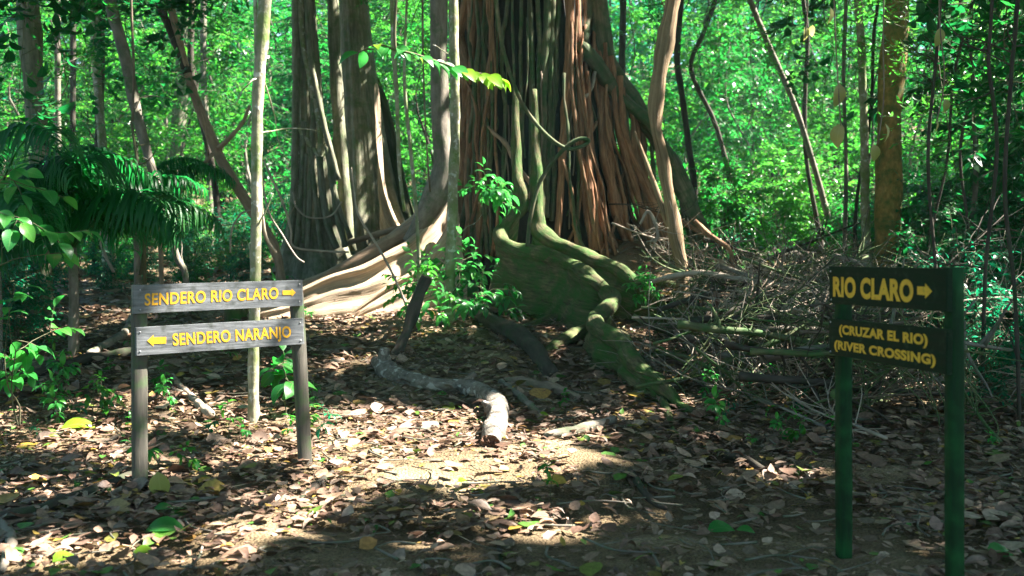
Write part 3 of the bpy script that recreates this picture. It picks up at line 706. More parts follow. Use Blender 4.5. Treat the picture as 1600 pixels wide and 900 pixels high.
# main snaking mossy buttress
def taper_wall(st, mat, **k):
    g = Geo(); wall(g, st, **k); return g.build("buttress_root", mat, fig)
mm = M['bark_moss']
d0 = 13.6
ST1 = [(806, 440, 808, 270, 13.95, .12, .07), (796, 470, 815, 315, 13.95, .2, .07), (782, 478, 790, 345, 13.95, .24, .08), (786, 480, 782, 366, None, .26, .08), (812, 484, 800, 381, None, .26, .08),
            (845, 490, 843, 389, None, .24, .08), (880, 498, 888, 405, None, .22, .08), (908, 514, 924, 428, None, .2, .08), (930, 516, 946, 448, None, .16, .08), (938, 530, 958, 464, None, .15, .075),
            (930, 550, 930, 492, None, .12, .085), (944, 570, 940, 508, None, .12, .085), (970, 584, 974, 527, None, .11, .08), (988, 600, 984, 550, None, .10, .08), (1010, 612, 1008, 574, None, .10, .07), (1036, 626, 1030, 594, None, .08, .055), (1054, 634, 1050, 612, None, .06, .04), (1070, 642, 1070, 646, None, .03, .02)]
taper_wall(ST1, mm, seed=2, ripple=.012, fold=.04, down=True, bands=.008)
ST2 = [(850, 470, 838, 270, 14.0, .12, .07), (850, 475, 840, 330, 13.95, .18, .07), (852, 478, 842, 352, 13.9, .2, .07), (868, 478, 863, 369, 13.8, .2, .07), (895, 475, 890, 383, 13.7, .2, .07), (930, 478, 925, 398, 13.4, .18, .07),
            (968, 480, 965, 415, 13.1, .15, .06), (1000, 486, 1003, 444, 12.8, .1, .05), (1030, 492, 1030, 466, 12.5, .05, .03), (1050, 500, 1050, 504, 12.3, .03, .02)]
taper_wall(ST2, mm, seed=3, ripple=.016, fold=.045, down=True, bands=.010)
# the rounded, snaking crests of the two mossy buttresses
def crest(st, rad, sink=.6):
    pts = []
    for (bx, by, rx, ry, d, wb, wt) in st:
        dd = G(bx, by)[1] if d is None else d
        pts.append(P(rx, ry, dd + .02))
    pts = np.array(pts); rr = np.interp(np.linspace(0, 1, len(pts)), np.linspace(0, 1, len(rad)), rad); pts[:, 2] -= rr * sink
    e0 = P(st[0][2] - 3, st[0][3] - 130, (st[0][4] or 14) + .32); pts = np.vstack([e0, pts]); rr = np.concatenate([[rr[0] * .45], rr])
    g = Geo(); sweep(g, pts, rr, 16, 9, bump=.09, seed=len(st)); g.build("root_crest", mm, fig)
crest(ST1, [.085, .10, .10, .10, .10, .10, .10, .095, .09, .09, .085, .075, .06, .03])
crest(ST2, [.085, .10, .11, .11, .105, .10, .085, .06, .03])
# side roots lying along the ground
for pl, w, mat in [([(930, 520), (900, 532), (865, 548), (845, 556)], [26, 24, 18, 5], mm), ([(912, 488), (880, 498), (845, 508), (812, 512)], [20, 17, 12, 4], mm),
                   ([(950, 470), (985, 482), (1038, 506), (1075, 528), (1112, 552)], [16, 18, 16, 12, 4], mm), ([(985, 455), (1025, 470), (1075, 480), (1130, 505)], [13, 13, 10, 4], mm),
                   ([(1010, 440), (1060, 452), (1120, 462)], [14, 12, 7], mm), ([(996, 622), (1028, 612), (1055, 606)], [10, 11, 7], M['twig_pale']), ([(1036, 620), (1066, 640), (1096, 652), (1118, 654)], [15, 13, 9, 3], mm), ([(1030, 622), (1044, 648), (1050, 672), (1070, 690)], [14, 12, 8, 3], mm), ([(985, 570), (1030, 560), (1075, 572), (1110, 590)], [15, 14, 11, 4], mm),
                   ([(735, 478), (752, 500), (770, 515), (795, 526), (818, 540), (838, 560), (862, 594)], [16, 22, 27, 29, 30, 28, 22], M['bark_dark'])]:
    g = Geo(); gsweep(g, pl, w, .75, 12, 6, bump=.10, seed=int(pl[0][0])); g.build("surface_root", mat, fig)
# pale sunlit plank buttress running left
bb = M['bark_buttress']
taper_wall([(705, 462, 706, 262, 14.5, .26, .10), (690, 465, 694, 300, 14.4, .26, .1), (668, 468, 672, 335, 14.2, .26, .1), (640, 470, 644, 366, 14.0, .25, .09), (605, 473, 606, 392, 13.8, .24, .09), (570, 476, 568, 413, 13.7, .22, .08), (530, 479, 522, 430, 13.6, .2, .07), (490, 484, 478, 447, 13.5, .16, .06), (450, 490, 436, 464, 13.4, .12, .05), (405, 494, 395, 482, 13.3, .05, .03), (380, 498, 378, 500, 13.3, .03, .02)], bb, seed=5, ripple=.02, fold=.015, crease=.02, bands=.006)
taper_wall([(700, 450, 690, 285, 14.9, .2, .09), (660, 452, 655, 325, 14.85, .2, .09), (620, 455, 612, 360, 14.8, .2, .08), (575, 458, 560, 396, 14.75, .18, .08), (520, 462, 510, 424, 14.7, .15, .06), (470, 466, 455, 448, 14.6, .08, .04), (440, 470, 430, 474, 14.6, .04, .02)], bb, seed=6, ripple=.015, fold=.015, crease=.015, bands=.006)
taper_wall([(722, 470, 712, 330, 14.1, .2, .09), (700, 475, 690, 372, 13.95, .2, .08), (670, 478, 655, 412, 13.8, .18, .07), (630, 480, 612, 440, 13.65, .15, .06), (590, 483, 575, 466, 13.5, .06, .03), (560, 486, 545, 492, 13.4, .03, .02)], bb, seed=7, ripple=.015, fold=.015, crease=.015, bands=.006)
g = Geo(); pxsweep(g, [(690, 335), (640, 360), (575, 398), (520, 428), (480, 446)], [14.6, 14.5, 14.4, 14.3, 14.2], [26, 24, 22, 18, 10], 10, 5, bump=.05, seed=3); g.build("buttress_root", M['bark_tan'], fig)
# ------------------------------------------------------------------ OTHER TREES OF THE CLEARING
crown_owner = []   # (thing, trunk top point)
def pole_tree(name, label, cat, pl, d, w, mat, ext=(0, .3), top=10.5, sides=12, bump=.05, seed=0, group=None, base_lift=None, parts=(), crown=True):
    """trunk through pixels (listed from the ground up); continues above the frame to height top"""
    n = len(pl); d = [d] * n if np.isscalar(d) else d; w = [w] * n if np.isscalar(w) else w
    pts = [P(x, y, dd) for (x, y), dd in zip(pl, d)]; rad = [ww / 2 * dd / F for ww, dd in zip(w, d)]
    b = pts[0].copy(); b[2] = float(gz(b[0], b[1])) - .12
    if b[2] < pts[0][2] - .02: pts = [b] + pts; rad = [rad[0] * 1.12] + rad
    if top and pts[-1][2] < top:
        h = top - pts[-1][2]; dr = pts[-1] - pts[-2]; dr /= np.linalg.norm(dr)
        pts.append(pts[-1] + dr * h * .4 + np.array([0, 0, h * .1])); pts.append(pts[-1] + np.array([ext[0] * h * .4, ext[1] * h * .3, h * .5])); rad += [rad[-1] * .9, rad[-1] * .75]
    base = pts[0] + np.array([0, 0, .12])
    t = thing(name, base, label, cat, group)
    g = Geo(); sweep(g, pts, rad, sides, 5, bump=bump, seed=seed); g.build("trunk", mat, t)
    for (pn, ppl, pd, pw, pm) in parts:
        g = Geo(); pxsweep(g, ppl, pd, pw, 8, 4, bump=.05, seed=seed + 3); g.build(pn, pm, t)
    # dead side twigs
    rr_ = np.random.default_rng(seed * 7 + len(label)); C = catmull(np.array(pts), 8)
    C = C[(C[:, 2] < 1.5 + .26 * C[:, 1]) & (C[:, 2] > pts[0][2] + .5)]
    for _ in range(int(rr_.integers(2, 6))):
        if len(C) < 4: break
        i = int(rr_.integers(1, len(C) - 1)); v = rv(rr_) * np.array([1, .6, .5]) + np.array([0, 0, .35]); v /= np.linalg.norm(v); L_ = rr_.uniform(.15, .9); q = [C[i]]
        for _k in range(6): v = v + rr_.normal(size=3) * .22; v /= np.linalg.norm(v); q.append(q[-1] + v * L_ / 6)
        g = Geo(); sweep(g, q, np.linspace(.010, .003, 7) * (d[0] / 12) ** .5, 5, 2, bump=.1); g.build("twig", mat, t)
    if crown and top: crown_owner.append((t, np.array(pts[-1])))
    return t
crown_owner.append((fig, np.array([.2, FY, 11.3])))
dB = G(395, 662)[1]
pole_tree("sapling_tree", "slender grey-barked young tree standing behind the left trail sign", "tree", [(396, 660), (396, 560), (399, 430), (401, 300), (402, 180), (407, 90), (414, 0)], dB, [19, 17, 17, 17, 18, 19, 20], M['bark_pale'], top=9.5, seed=2,
          parts=[("branch", [(402, 185), (401, 120), (400, 60), (399, 0), (399, -80)], [dB] * 5, [6, 6, 6, 6, 5], M['bark_pale']), ("vine", [(408, 150), (408, 210), (407, 280), (410, 330), (416, 370), (432, 395)], [dB + .1] * 6, [4, 4, 4, 4, 4, 3], M['twig_pale'])])
pole_tree("leaning_tree", "bare pale tree leaning left with crossing side branches near the buttressed trunks", "tree", [(438, 425), (431, 395), (415, 360), (385, 315), (352, 262), (330, 215), (308, 160), (293, 115)], 15.5, [15, 15, 16, 17, 17, 16, 14, 12], M['bark_tan'], top=8, ext=(-.5, .2), seed=3,
          parts=[("branch", [(342, 232), (362, 212), (380, 190), (390, 165)], [15.4] * 4, [9, 7, 6, 5], M['bark_tan']), ("branch", [(293, 115), (272, 60), (250, 10), (235, -40)], [15.5] * 4, [14, 13, 12, 10], M['bark_dark'])])
pole_tree("leaning_tree", "long thin trunk curving up to the left behind the palm fronds", "tree", [(290, 432), (278, 405), (265, 365), (250, 310), (232, 245), (212, 170), (198, 100), (182, 40), (172, 0)], 14.0, [10, 10, 11, 12, 14, 17, 18, 18, 18], M['bark_grey'], top=9, ext=(-.3, 0), seed=4)
pole_tree("thin_tree", "thin crossing pole slanting right beneath the leaning pale tree", "tree", [(252, 350), (270, 315), (300, 275), (333, 240)], 15.2, [7, 7, 7, 6], M['bark_tan'], top=None, seed=5, sides=8)
pole_tree("thin_tree", "thin upright stem with a second stem beside it near the left trail", "tree", [(226, 440), (225, 370), (221, 310), (214, 250), (205, 190)], 12.0, [6, 6, 5, 5, 4], M['stem'], top=None, seed=6, sides=8,
          parts=[("branch", [(219, 430), (224, 400), (232, 350), (243, 310)], [12.0] * 4, [5, 5, 4, 3], M['stem'])])
pole_tree("thin_tree", "pale fluted little trunk under the palm fronds", "tree", [(170, 405), (170, 370), (168, 330), (165, 290)], 17.0, [20, 16, 14, 14], M['bark_pale'], top=9, seed=7)
pole_tree("palm_trunk_tree", "broad pale trunk behind the palm at the left edge", "tree", [(62, 410), (62, 330), (58, 200), (50, 100), (42, 0)], 13.0, [36, 30, 30, 32, 34], M['bark_greygreen'], top=9.5, seed=8)
for i, (x0, x1, d, w) in enumerate([(152, 157, 20, 13), (92, 90, 24, 9), (113, 114, 26, 9), (330, 318, 27, 10), (345, 300, 22, 10), (270, 285, 30, 22)]):
    pole_tree("background_tree", ["dark straight trunk rising behind the palm fronds", "thin dark trunk in the left undergrowth", "thin shaded trunk beside another in the left undergrowth", "slim trunk among sunlit leaves left of the grey sapling", "slim trunk slanting behind the leaning pale tree", "stout dark trunk in the shade at the upper left"][i], "tree",
              [(x0, 392), (x0 + (x1 - x0) * .3, 260), (x1, 120), (x1, 0)], d, [w * 1.15, w, w, w], [M['bark_dark'], M['bark_grey']][i % 2], top=9 + i * .3, seed=20 + i, crown=False)
# second strangler with hanging roots
t2 = thing("rooted_tree", P(487, 392, 18.5), "tree wrapped in pale hanging roots, leftmost of the great trunks", "tree"); t2.location.z = float(gz(t2.location.x, 18.5))
g = Geo(); bx, by_ = t2.location.x, 18.7
trunk_core(g, np.linspace(t2.location.z - .2, 10, 60), lambda z: (bx - .12 * (z - 1) * .3 + .05, by_, .30 - .022 * z + .36 * math.exp(-(z - t2.location.z) / 1.3)), [(0.2, .25, .4, .8), (-1.2, .2, .3, .7), (3.3, .25, .4, .8)], sides=72, seed=9, ridge=.08, nr=14)
g.build("trunk", M['bark_greygreen'], t2)
for pl, w, mt in [([(462, 0), (463, 100), (462, 200), (460, 300), (452, 388)], [13, 13, 13, 13, 12], M['bark_greygreen']), ([(470, 0), (472, 60), (482, 110), (489, 150), (500, 200), (499, 245)], [10, 9, 9, 9, 9, 7], M['bark_pale']),
                  ([(480, 0), (483, 70), (488, 110), (505, 190), (518, 240), (528, 280)], 9, M['bark_greygreen']), ([(460, 185), (470, 205), (484, 225), (499, 245)], 8, M['bark_pale']), ([(475, 190), (472, 260), (468, 330), (462, 392)], 9, M['bark_greygreen']),
                  ([(490, 150), (488, 230), (484, 310), (480, 392)], 9, M['bark_greygreen']), ([(499, 245), (504, 300), (512, 350), (526, 388)], 11, M['bark_greygreen']), ([(512, 230), (520, 290), (528, 340), (540, 386)], 10, M['bark_greygreen']), ([(484, 230), (492, 300), (497, 350), (502, 392)], 8, M['bark_greygreen']),
                  ([(466, 230), (465, 290), (466, 350)], 5, M['bark_pale']), ([(478, 240), (476, 320), (474, 380)], 6, M['bark_greygreen']), ([(520, 280), (528, 320), (548, 372)], 8, M['bark_greygreen']), ([(495, 310), (498, 360), (501, 396)], 5, M['twig_pale'])]:
    g = Geo(); pts = [P(x, y, 18.05) for x, y in pl]; ws = [w] * len(pl) if np.isscalar(w) else w; rr = [v / 2 * 18.05 / F for v in ws]
    if pl[0][1] == 0: pts = [pts[0] + np.array([-.05, .3, 4]), pts[0] + np.array([0, .1, 1.5])] + pts; rr = [rr[0]] * 2 + rr
    sweep(g, pts, rr, 8, 4, bump=.06, seed=int(pl[0][0])); g.build("aerial_root", mt, t2)
crown_owner.append((t2, np.array([bx, by_, 10])))
g = Geo(); pxsweep(g, [(458, 300), (462, 322), (478, 338), (500, 341), (520, 335), (534, 315)], 17.6, 3, 6, 4); o = g.build("hanging_vine", M['twig_pale'], None, origin=P(458, 300, 17.6)); tag(o, "thin looping vine sagging across the hanging-root tree", "vine")
# tall buttressed tree with a sunlit edge
t3 = thing("buttressed_tree", P(578, 385, 19.5), "tall smooth tree with flaring buttresses and a sunlit right edge, left of the giant fig", "tree"); t3.location.z = float(gz(t3.location.x, 19.5))
b3x = t3.location.x; zb = t3.location.z - .2
def c3(z):
    k = np.clip((z - zb) / 5, 0, 2); return b3x - .30 * k + .06 * math.exp(-(z - zb)), 19.8, max(.22, .50 - .20 * k)
g = Geo(); trunk_core(g, np.concatenate([np.linspace(zb, zb + 3, 30), np.linspace(zb + 3.2, 10.5, 30)]), c3, [(-.45, 1.1, .16, 1.2), (-1.75, .8, .22, .9), (-2.75, .5, .2, .9), (.6, .9, .15, 1.6), (2.4, .5, .3, 1)], sides=140, seed=12, ridge=.022, nr=17)
g.build("trunk", M['bark_greygreen'], t3)
g = Geo(); wall(g, [(600, 392, 588, 130, 19.2, .10, .05), (604, 392, 592, 215, 19.15, .12, .06), (612, 392, 598, 275, 19.1, .14, .06), (622, 392, 608, 315, 19.05, .14, .05), (634, 392, 624, 350, 19.0, .12, .05), (650, 394, 645, 378, 18.9, .08, .03)], seed=11); g.build("buttress", M['bark_buttress'], t3)  # pale bark puts the sunlit edge into the colour
g = Geo(); wall(g, [(590, 390, 590, 120, 20.2, .08, .05), (620, 390, 606, 160, 20.2, .1, .05), (640, 390, 622, 220, 20.2, .1, .05), (655, 390, 636, 290, 20.2, .1, .05), (668, 390, 655, 355, 20.2, .08, .03)], seed=12); g.build("buttress", M['bark_fig_green'], t3)
g = Geo(); pxsweep(g, [(545, 392), (538, 300), (530, 200), (524, 100), (520, 0), (518, -150), (518, -300)], 18.9, [24, 20, 20, 19, 18, 18, 17], 12, 4, bump=.06, seed=5); g.build("aerial_root", M['bark_greygreen'], t3)
g = Geo(); pxsweep(g, [(535, 382), (570, 372), (610, 360), (650, 352), (675, 340)], 18.2, [8, 9, 10, 10, 9], 8, 4, bump=.06); g.build("surface_root", M['bark_tan'], t3)
crown_owner.append((t3, np.array([b3x - .5, 19.8, 10.5])))
# pale pole in front of the fig
pole_tree("pole_tree", "straight pale mossy pole growing in front of the giant fig", "tree", [(703, 524), (703, 450), (705, 380), (708, 290), (711, 200), (710, 100), (708, 0)], 12.4, [20, 17, 16, 16, 15, 15, 15], M['bark_pale'], top=10, seed=13)
# split leaning trunk at the right of the fig
pole_tree("broken_trunk", "splintered leaning trunk of bare brown wood at the right side of the giant fig", "dead tree", [(1066, 425), (1058, 380), (1046, 310), (1036, 250), (1024, 190), (1030, 120), (1042, 50), (1052, 0)], 12.8, [20, 22, 20, 18, 20, 25, 26, 24], M['bark_split'], top=7.5, ext=(.3, 0), seed=14, bump=.09, crown=False,
          parts=[("splinter", [(1045, 355), (1030, 310), (1012, 260), (992, 205)], [12.9] * 4, [10, 9, 7, 3], M['bark_split'])])
# right-hand trees
pole_tree("mossy_tree", "stout upright mossy trunk, lower bark ochre, behind the RIO CLARO sign", "tree", [(1387, 425), (1387, 340), (1389, 250), (1391, 160), (1396, 80), (1402, 0)], 15.0, [46, 40, 38, 38, 38, 38], M['bark_mossy_trunk'], top=10.5, ext=(.2, .1), seed=15, sides=18)
pole_tree("thin_tree", "thin pale-blotched trunk just left of the stout mossy trunk", "tree", [(1354, 418), (1352, 330), (1351, 230), (1348, 140), (1345, 60), (1340, 0)], 15.5, [16, 14, 13, 12, 12, 11], M['bark_pale'], top=9.5, seed=16)
for i, (pl, d, w) in enumerate([([(1085, 300), (1075, 220), (1066, 150), (1058, 90), (1064, 0)], 19, 13), ([(1150, 330), (1120, 200), (1080, 110), (1100, 50), (1118, 0)], 24, 10), ([(1300, 370), (1275, 270), (1240, 160), (1205, 80), (1172, 0)], 22, 12), ([(1283, 380), (1260, 250), (1258, 150), (1262, 60), (1255, 0)], 23, 9), ([(975, 330), (973, 200), (972, 100), (974, 0)], 21, 14), ([(1320, 385), (1322, 250), (1318, 120), (1322, 0)], 18, 8), ([(1335, 400), (1340, 300), (1360, 180), (1365, 60), (1372, 0)], 17, 7)]):
    pole_tree("background_tree", ["thin dark trunk just right of the broken leaning wood", "thin forked trunk among hazy leaves right of the fig", "dark stem slanting left through the bright leaves", "thin dark stem standing among the bright leaves", "shaded trunk glimpsed past the fig's diagonal buttress", "thin dark stem left of the blotched trunk", "bent thin stem leaning towards the mossy trunk"][i], "tree", pl, d, [w * .9] + [w * .75] * (len(pl) - 1), [M['bark_dark'], M['bark_dark'], M['bark_grey']][i % 3], top=9, seed=40 + i, crown=False, sides=9)
for i, (pl, d, w) in enumerate([([(1470, 560), (1462, 420), (1450, 250), (1462, 100), (1470, 0)], 9.5, 9), ([(1535, 600), (1540, 420), (1558, 230), (1545, 100), (1550, 0)], 8.5, 10), ([(1592, 620), (1585, 450), (1570, 300), (1580, 120), (1590, 0)], 8, 11), ([(1505, 500), (1515, 380), (1500, 240), (1520, 120), (1500, 0)], 12, 8), ([(1430, 480), (1450, 380), (1480, 250), (1490, 120), (1520, 0)], 13, 7)]):
    pole_tree("thin_tree", "dark thin stem rising in the thicket at the right edge", "tree", pl, d, w * .6, M['bark_dark'], top=9, seed=60 + i, crown=False, sides=8, group="thin stems in the right thicket")
# trees just outside the frame whose crowns shade the clearing
for i, (x, y) in enumerate([(10.5, 5.0), (9.5, 10.5), (14.0, 9.0), (15.0, 15.5), (8.0, 1.5), (13.5, 21.0), (17.0, 3.0)]):
    z = float(gz(x, y)); t = thing("canopy_tree", (x, y, z), "tall unseen shade tree added beyond the right edge of the clearing", "tree", "shade trees beside the clearing")
    g = Geo(); sweep(g, [(x, y, z - .1), (x + .1, y, z + 3), (x - .1, y + .1, z + 7), (x, y, 11)], [.26, .2, .17, .13], 12, 5, bump=.05, seed=i); g.build("trunk", M['bark_grey'], t)
    crown_owner.append((t, np.array([x, y, 11.])))

# ------------------------------------------------------------------ UNSEEN CANOPY, with gaps cut to let the sun onto chosen spots
shafts = []
srng = np.random.default_rng(404)
def lit(px, py, r, d=None, keep=.03): shafts.append(((G(px, py) if d is None else P(px, py, d)), r, keep))  # keeps leaves out of the sun's path to this spot
for px, py, r in [(540, 668, .32), (600, 672, .42), (660, 672, .42), (720, 690, .34), (570, 700, .36), (630, 705, .40), (690, 712, .34), (740, 706, .26), (650, 742, .22), (720, 745, .26), (790, 742, .24), (850, 728, .20), (560, 640, .18), (700, 655, .22), (860, 690, .16),
                  (470, 660, 0.14), (430, 655, 0.14), (350, 655, 0.19), (300, 668, 0.19), (390, 690, 0.16), (120, 680, 0.16), (60, 700, 0.16), (180, 676, 0.16), (30, 676, 0.14), (260, 665, 0.13), (150, 715, 0.12), (240, 735, 0.09), (330, 728, 0.09), (440, 790, 0.17), (480, 770, 0.13), (420, 830, 0.12), (330, 870, 0.12), (60, 860, 0.14), (20, 880, 0.14), (230, 850, 0.09), (510, 740, 0.10),
                  (830, 832, 0.11), (780, 815, 0.09), (870, 838, 0.07), (960, 800, 0.06), (1220, 745, 0.07), (1090, 690, 0.09), (1160, 730, 0.06), (960, 640, 0.10), (1010, 650, 0.07), (900, 655, 0.07), (690, 800, 0.07), (660, 860, 0.06),
                  (560, 500, .34), (620, 500, .3), (510, 500, .3), (590, 525, .2), (660, 515, .2), (90, 460, .3), (150, 440, .3), (180, 500, .22), (90, 520, .22), (250, 425, .35), (330, 415, .4), (60, 560, .16), (420, 425, .3), (150, 560, .14), (420, 570, .1), (500, 580, .12), (540, 560, .12),
                  (1250, 420, .3), (1200, 440, .2), (1290, 430, .25), (1230, 405, .4), (1180, 405, .3), (1110, 470, .1), (1060, 500, .08), (1130, 440, .2)]:
    lit(px, py, r)
for px, py, r, d in [(500, 455, .40, 13.5), (560, 440, .42, 13.6), (610, 425, .40, 13.7), (650, 400, .34, 13.9), (680, 400, .3, 14), (680, 340, .25, 14.1), (690, 430, .2, 13.9), (530, 420, .25, 14.6), (600, 380, .2, 14.7),
                     (300, 520, .12, 6.2), (260, 530, .13, 6.15), (350, 515, .12, 6.4), (400, 510, .11, 6.5), (440, 505, .10, 6.7), (240, 455, .07, 6.2), (310, 465, .08, 6.3), (345, 460, .07, 6.4), (218, 660, .05, 6.2), (470, 660, .05, 6.9), (473, 580, .06, 6.9),
                     (772, 640, .16, 7.6), (765, 670, .14, 7.4), (757, 610, .10, 8.2), (605, 550, .06, 10.6),
                     (708, 330, .22, 12.4), (706, 430, .2, 12.4), (710, 250, .18, 12.4), (710, 40, .25, 12.4), (710, 130, .18, 12.4), (710, -60, .25, 12.4),
                     (398, 560, .10, dB), (398, 610, .10, dB), (402, 250, .14, dB), (404, 130, .12, dB), (410, 30, .15, dB), (400, 340, .1, dB),
                     (590, 140, .35, 19.1), (592, 220, .35, 19.1), (600, 290, .35, 19), (585, 60, .3, 19.1), (615, 340, .25, 19),
                     (490, 130, .25, 18), (500, 220, .25, 18), (515, 250, .2, 18), (470, 230, .15, 18), (495, 320, .12, 18),
                     (735, 150, .20, 14.1), (735, 260, .18, 14.1), (745, 340, .16, 14), (735, 50, .2, 14.1), (760, 120, .12, 14), (725, 200, .15, 14.1),
                     (875, 340, .12, 13.7), (920, 370, .12, 13.6), (890, 150, .10, 14), (908, 220, .08, 14), (960, 330, .10, 13.6), (985, 380, .1, 13.5), (1000, 395, .1, 13.5), (890, 50, .1, 14), (940, 380, .1, 13.5), (870, 250, .1, 13.9),
                     (810, 300, .12, 13.8), (840, 330, .12, 13.7), (800, 350, .08, 13.4), (952, 452, .13, 11.6), (938, 490, .12, 10.7), (966, 523, .09, 9.9), (1006, 574, .12, 9.0), (1034, 598, .12, 8.7), (900, 408, .12, 12.8), (840, 388, .12, 13.9), (805, 380, .12, 14), (925, 428, .10, 12.3), (870, 372, .12, 13.8), (920, 397, .12, 13.4), (970, 418, .13, 13.1), (1000, 445, .12, 12.8), (808, 320, .12, 13.9), (842, 330, .12, 13.9),
                     (880, 100, .15, 14.3), (885, 200, .15, 14.3), (915, 300, .15, 14.2), (945, 250, .12, 14.2), (955, 370, .15, 14.1), (905, 20, .15, 14.4), (1000, 350, .15, 14.2), (930, 180, .1, 14.3), (985, 300, .1, 14.2), (1020, 400, .15, 14),
                     (1062, 400, .16, 12.8), (1050, 330, .16, 12.8), (1040, 270, .14, 12.8), (1030, 170, .12, 12.8), (1040, 60, .14, 12.8),
                     (690, 400, .3, 12.2), (740, 400, .25, 12.2), (640, 410, .25, 12.2), (700, 450, .2, 12.2), (750, 290, .2, 13.2), (770, 310, .15, 13.2), (720, 470, .2, 12.2),
                     (600, 85, .25, 9), (660, 100, .25, 9), (720, 115, .25, 9), (770, 125, .2, 9),
                     (30, 520, .2, 8.2), (70, 500, .2, 8.2), (20, 340, .2, 6.2), (60, 210, .12, 6.4), (60, 110, .15, 6.4),
                     (430, 400, .25, 15.5), (400, 340, .25, 15.5), (355, 265, .25, 15.5), (320, 190, .2, 15.5), (278, 400, .2, 14), (258, 340, .2, 14), (240, 270, .15, 14),
                     (1390, 380, .12, 15), (1385, 330, .08, 15), (1352, 300, .1, 15.5), (1350, 120, .15, 15.5), (1348, 200, .1, 15.5),
                     (1060, 430, .15, 12.3), (1120, 430, .16, 11.5), (1220, 445, .12, 10.8), (1040, 600, .1, 9.6), (1100, 520, .10, 10), (1160, 480, .1, 10.6), (1200, 560, .07, 9.6), (1240, 500, .09, 10), (1090, 580, .06, 9.3),
                     (240, 220, .2, 10), (215, 190, .15, 10)]:
    lit(px, py, r, d)
for _ in range(46): lit(srng.uniform(1440, 1610), srng.uniform(20, 430), srng.uniform(.06, .2), srng.uniform(9, 17))
for _ in range(30): lit(srng.uniform(0, 260), srng.uniform(40, 400), srng.uniform(.05, .15), srng.uniform(9, 16))
for _ in range(60): lit(srng.uniform(1000, 1580), srng.uniform(415, 640), srng.uniform(.04, .11))
for _ in range(22): lit(srng.uniform(870, 1045), srng.uniform(10, 400), srng.uniform(.12, .26), 14.2)
for _ in range(16): lit(srng.uniform(1080, 1340), srng.uniform(90, 340), srng.uniform(.5, 1.2), srng.uniform(18, 29))
for _ in range(16): lit(srng.uniform(60, 690), srng.uniform(20, 330), srng.uniform(.4, .9), srng.uniform(20, 30))
def sun_ok(q, r):
    """False where a leaf at q would stand in one of the gaps"""
    ok = np.ones(len(q), bool)
    for (c, rad, keep) in shafts:
        v = q - c; s = v @ SUN; dist = np.linalg.norm(v - s[:, None] * SUN, axis=1)
        blk = (s > 1.2) & (dist < rad * r.uniform(.9, 1.25, len(q)) + .17) & (r.random(len(q)) > keep)
        ok &= ~blk
    return ok
def make_back_canopy():  # unseen crowns added so only patches of the far slope are lit
    r = np.random.default_rng(31); own = []
    for i, (x, y) in enumerate([(19, 27), (24, 33), (27, 40), (30, 48)]):
        z = float(gz(x, y)); t = thing("canopy_tree", (x, y, z), "tall unseen shade tree added beyond the right edge of the clearing", "tree", "shade trees beside the clearing")
        g = Geo(); sweep(g, [(x, y, z - .1), (x + .1, y, z + 4), (x - .1, y + .1, z + 9), (x, y, 15)], [.3, .24, .2, .14], 12, 5, bump=.05, seed=i); g.build("trunk", M['bark_grey'], t); own.append((t, np.array([x, y])))
    nc = 150; cc = np.stack([r.uniform(-22, 34, nc), r.uniform(24, 52, nc), np.zeros(nc)], -1); cc[:, 2] = 4.5 + .262 * cc[:, 1] + r.uniform(0, 3, nc)
    n = 27000; k = r.integers(0, nc, n); q = cc[k] + r.normal(size=(n, 3)) * np.array([1.5, 1.5, .6])
    q = q[q[:, 2] > 2.4 + .262 * q[:, 1]]; q = q[sun_ok(q, r)]
    o = np.argmin(((q[:, None, :2] - np.array([w[1] for w in own])[None]) ** 2).sum(-1), 1)
    for i, (t, _) in enumerate(own):
        qq = q[o == i]; g = Geo(); d = r.normal(size=(len(qq), 3)); d[:, 2] = -.4 + .3 * d[:, 2]
        leaves(g, T_FAR, qq, d, np.array([0, 0, 1.]) + r.normal(size=(len(qq), 3)) * .45, r.uniform(.3, .6, len(qq)), 1.15); g.build("crown", M['leaf_canopy'], t)
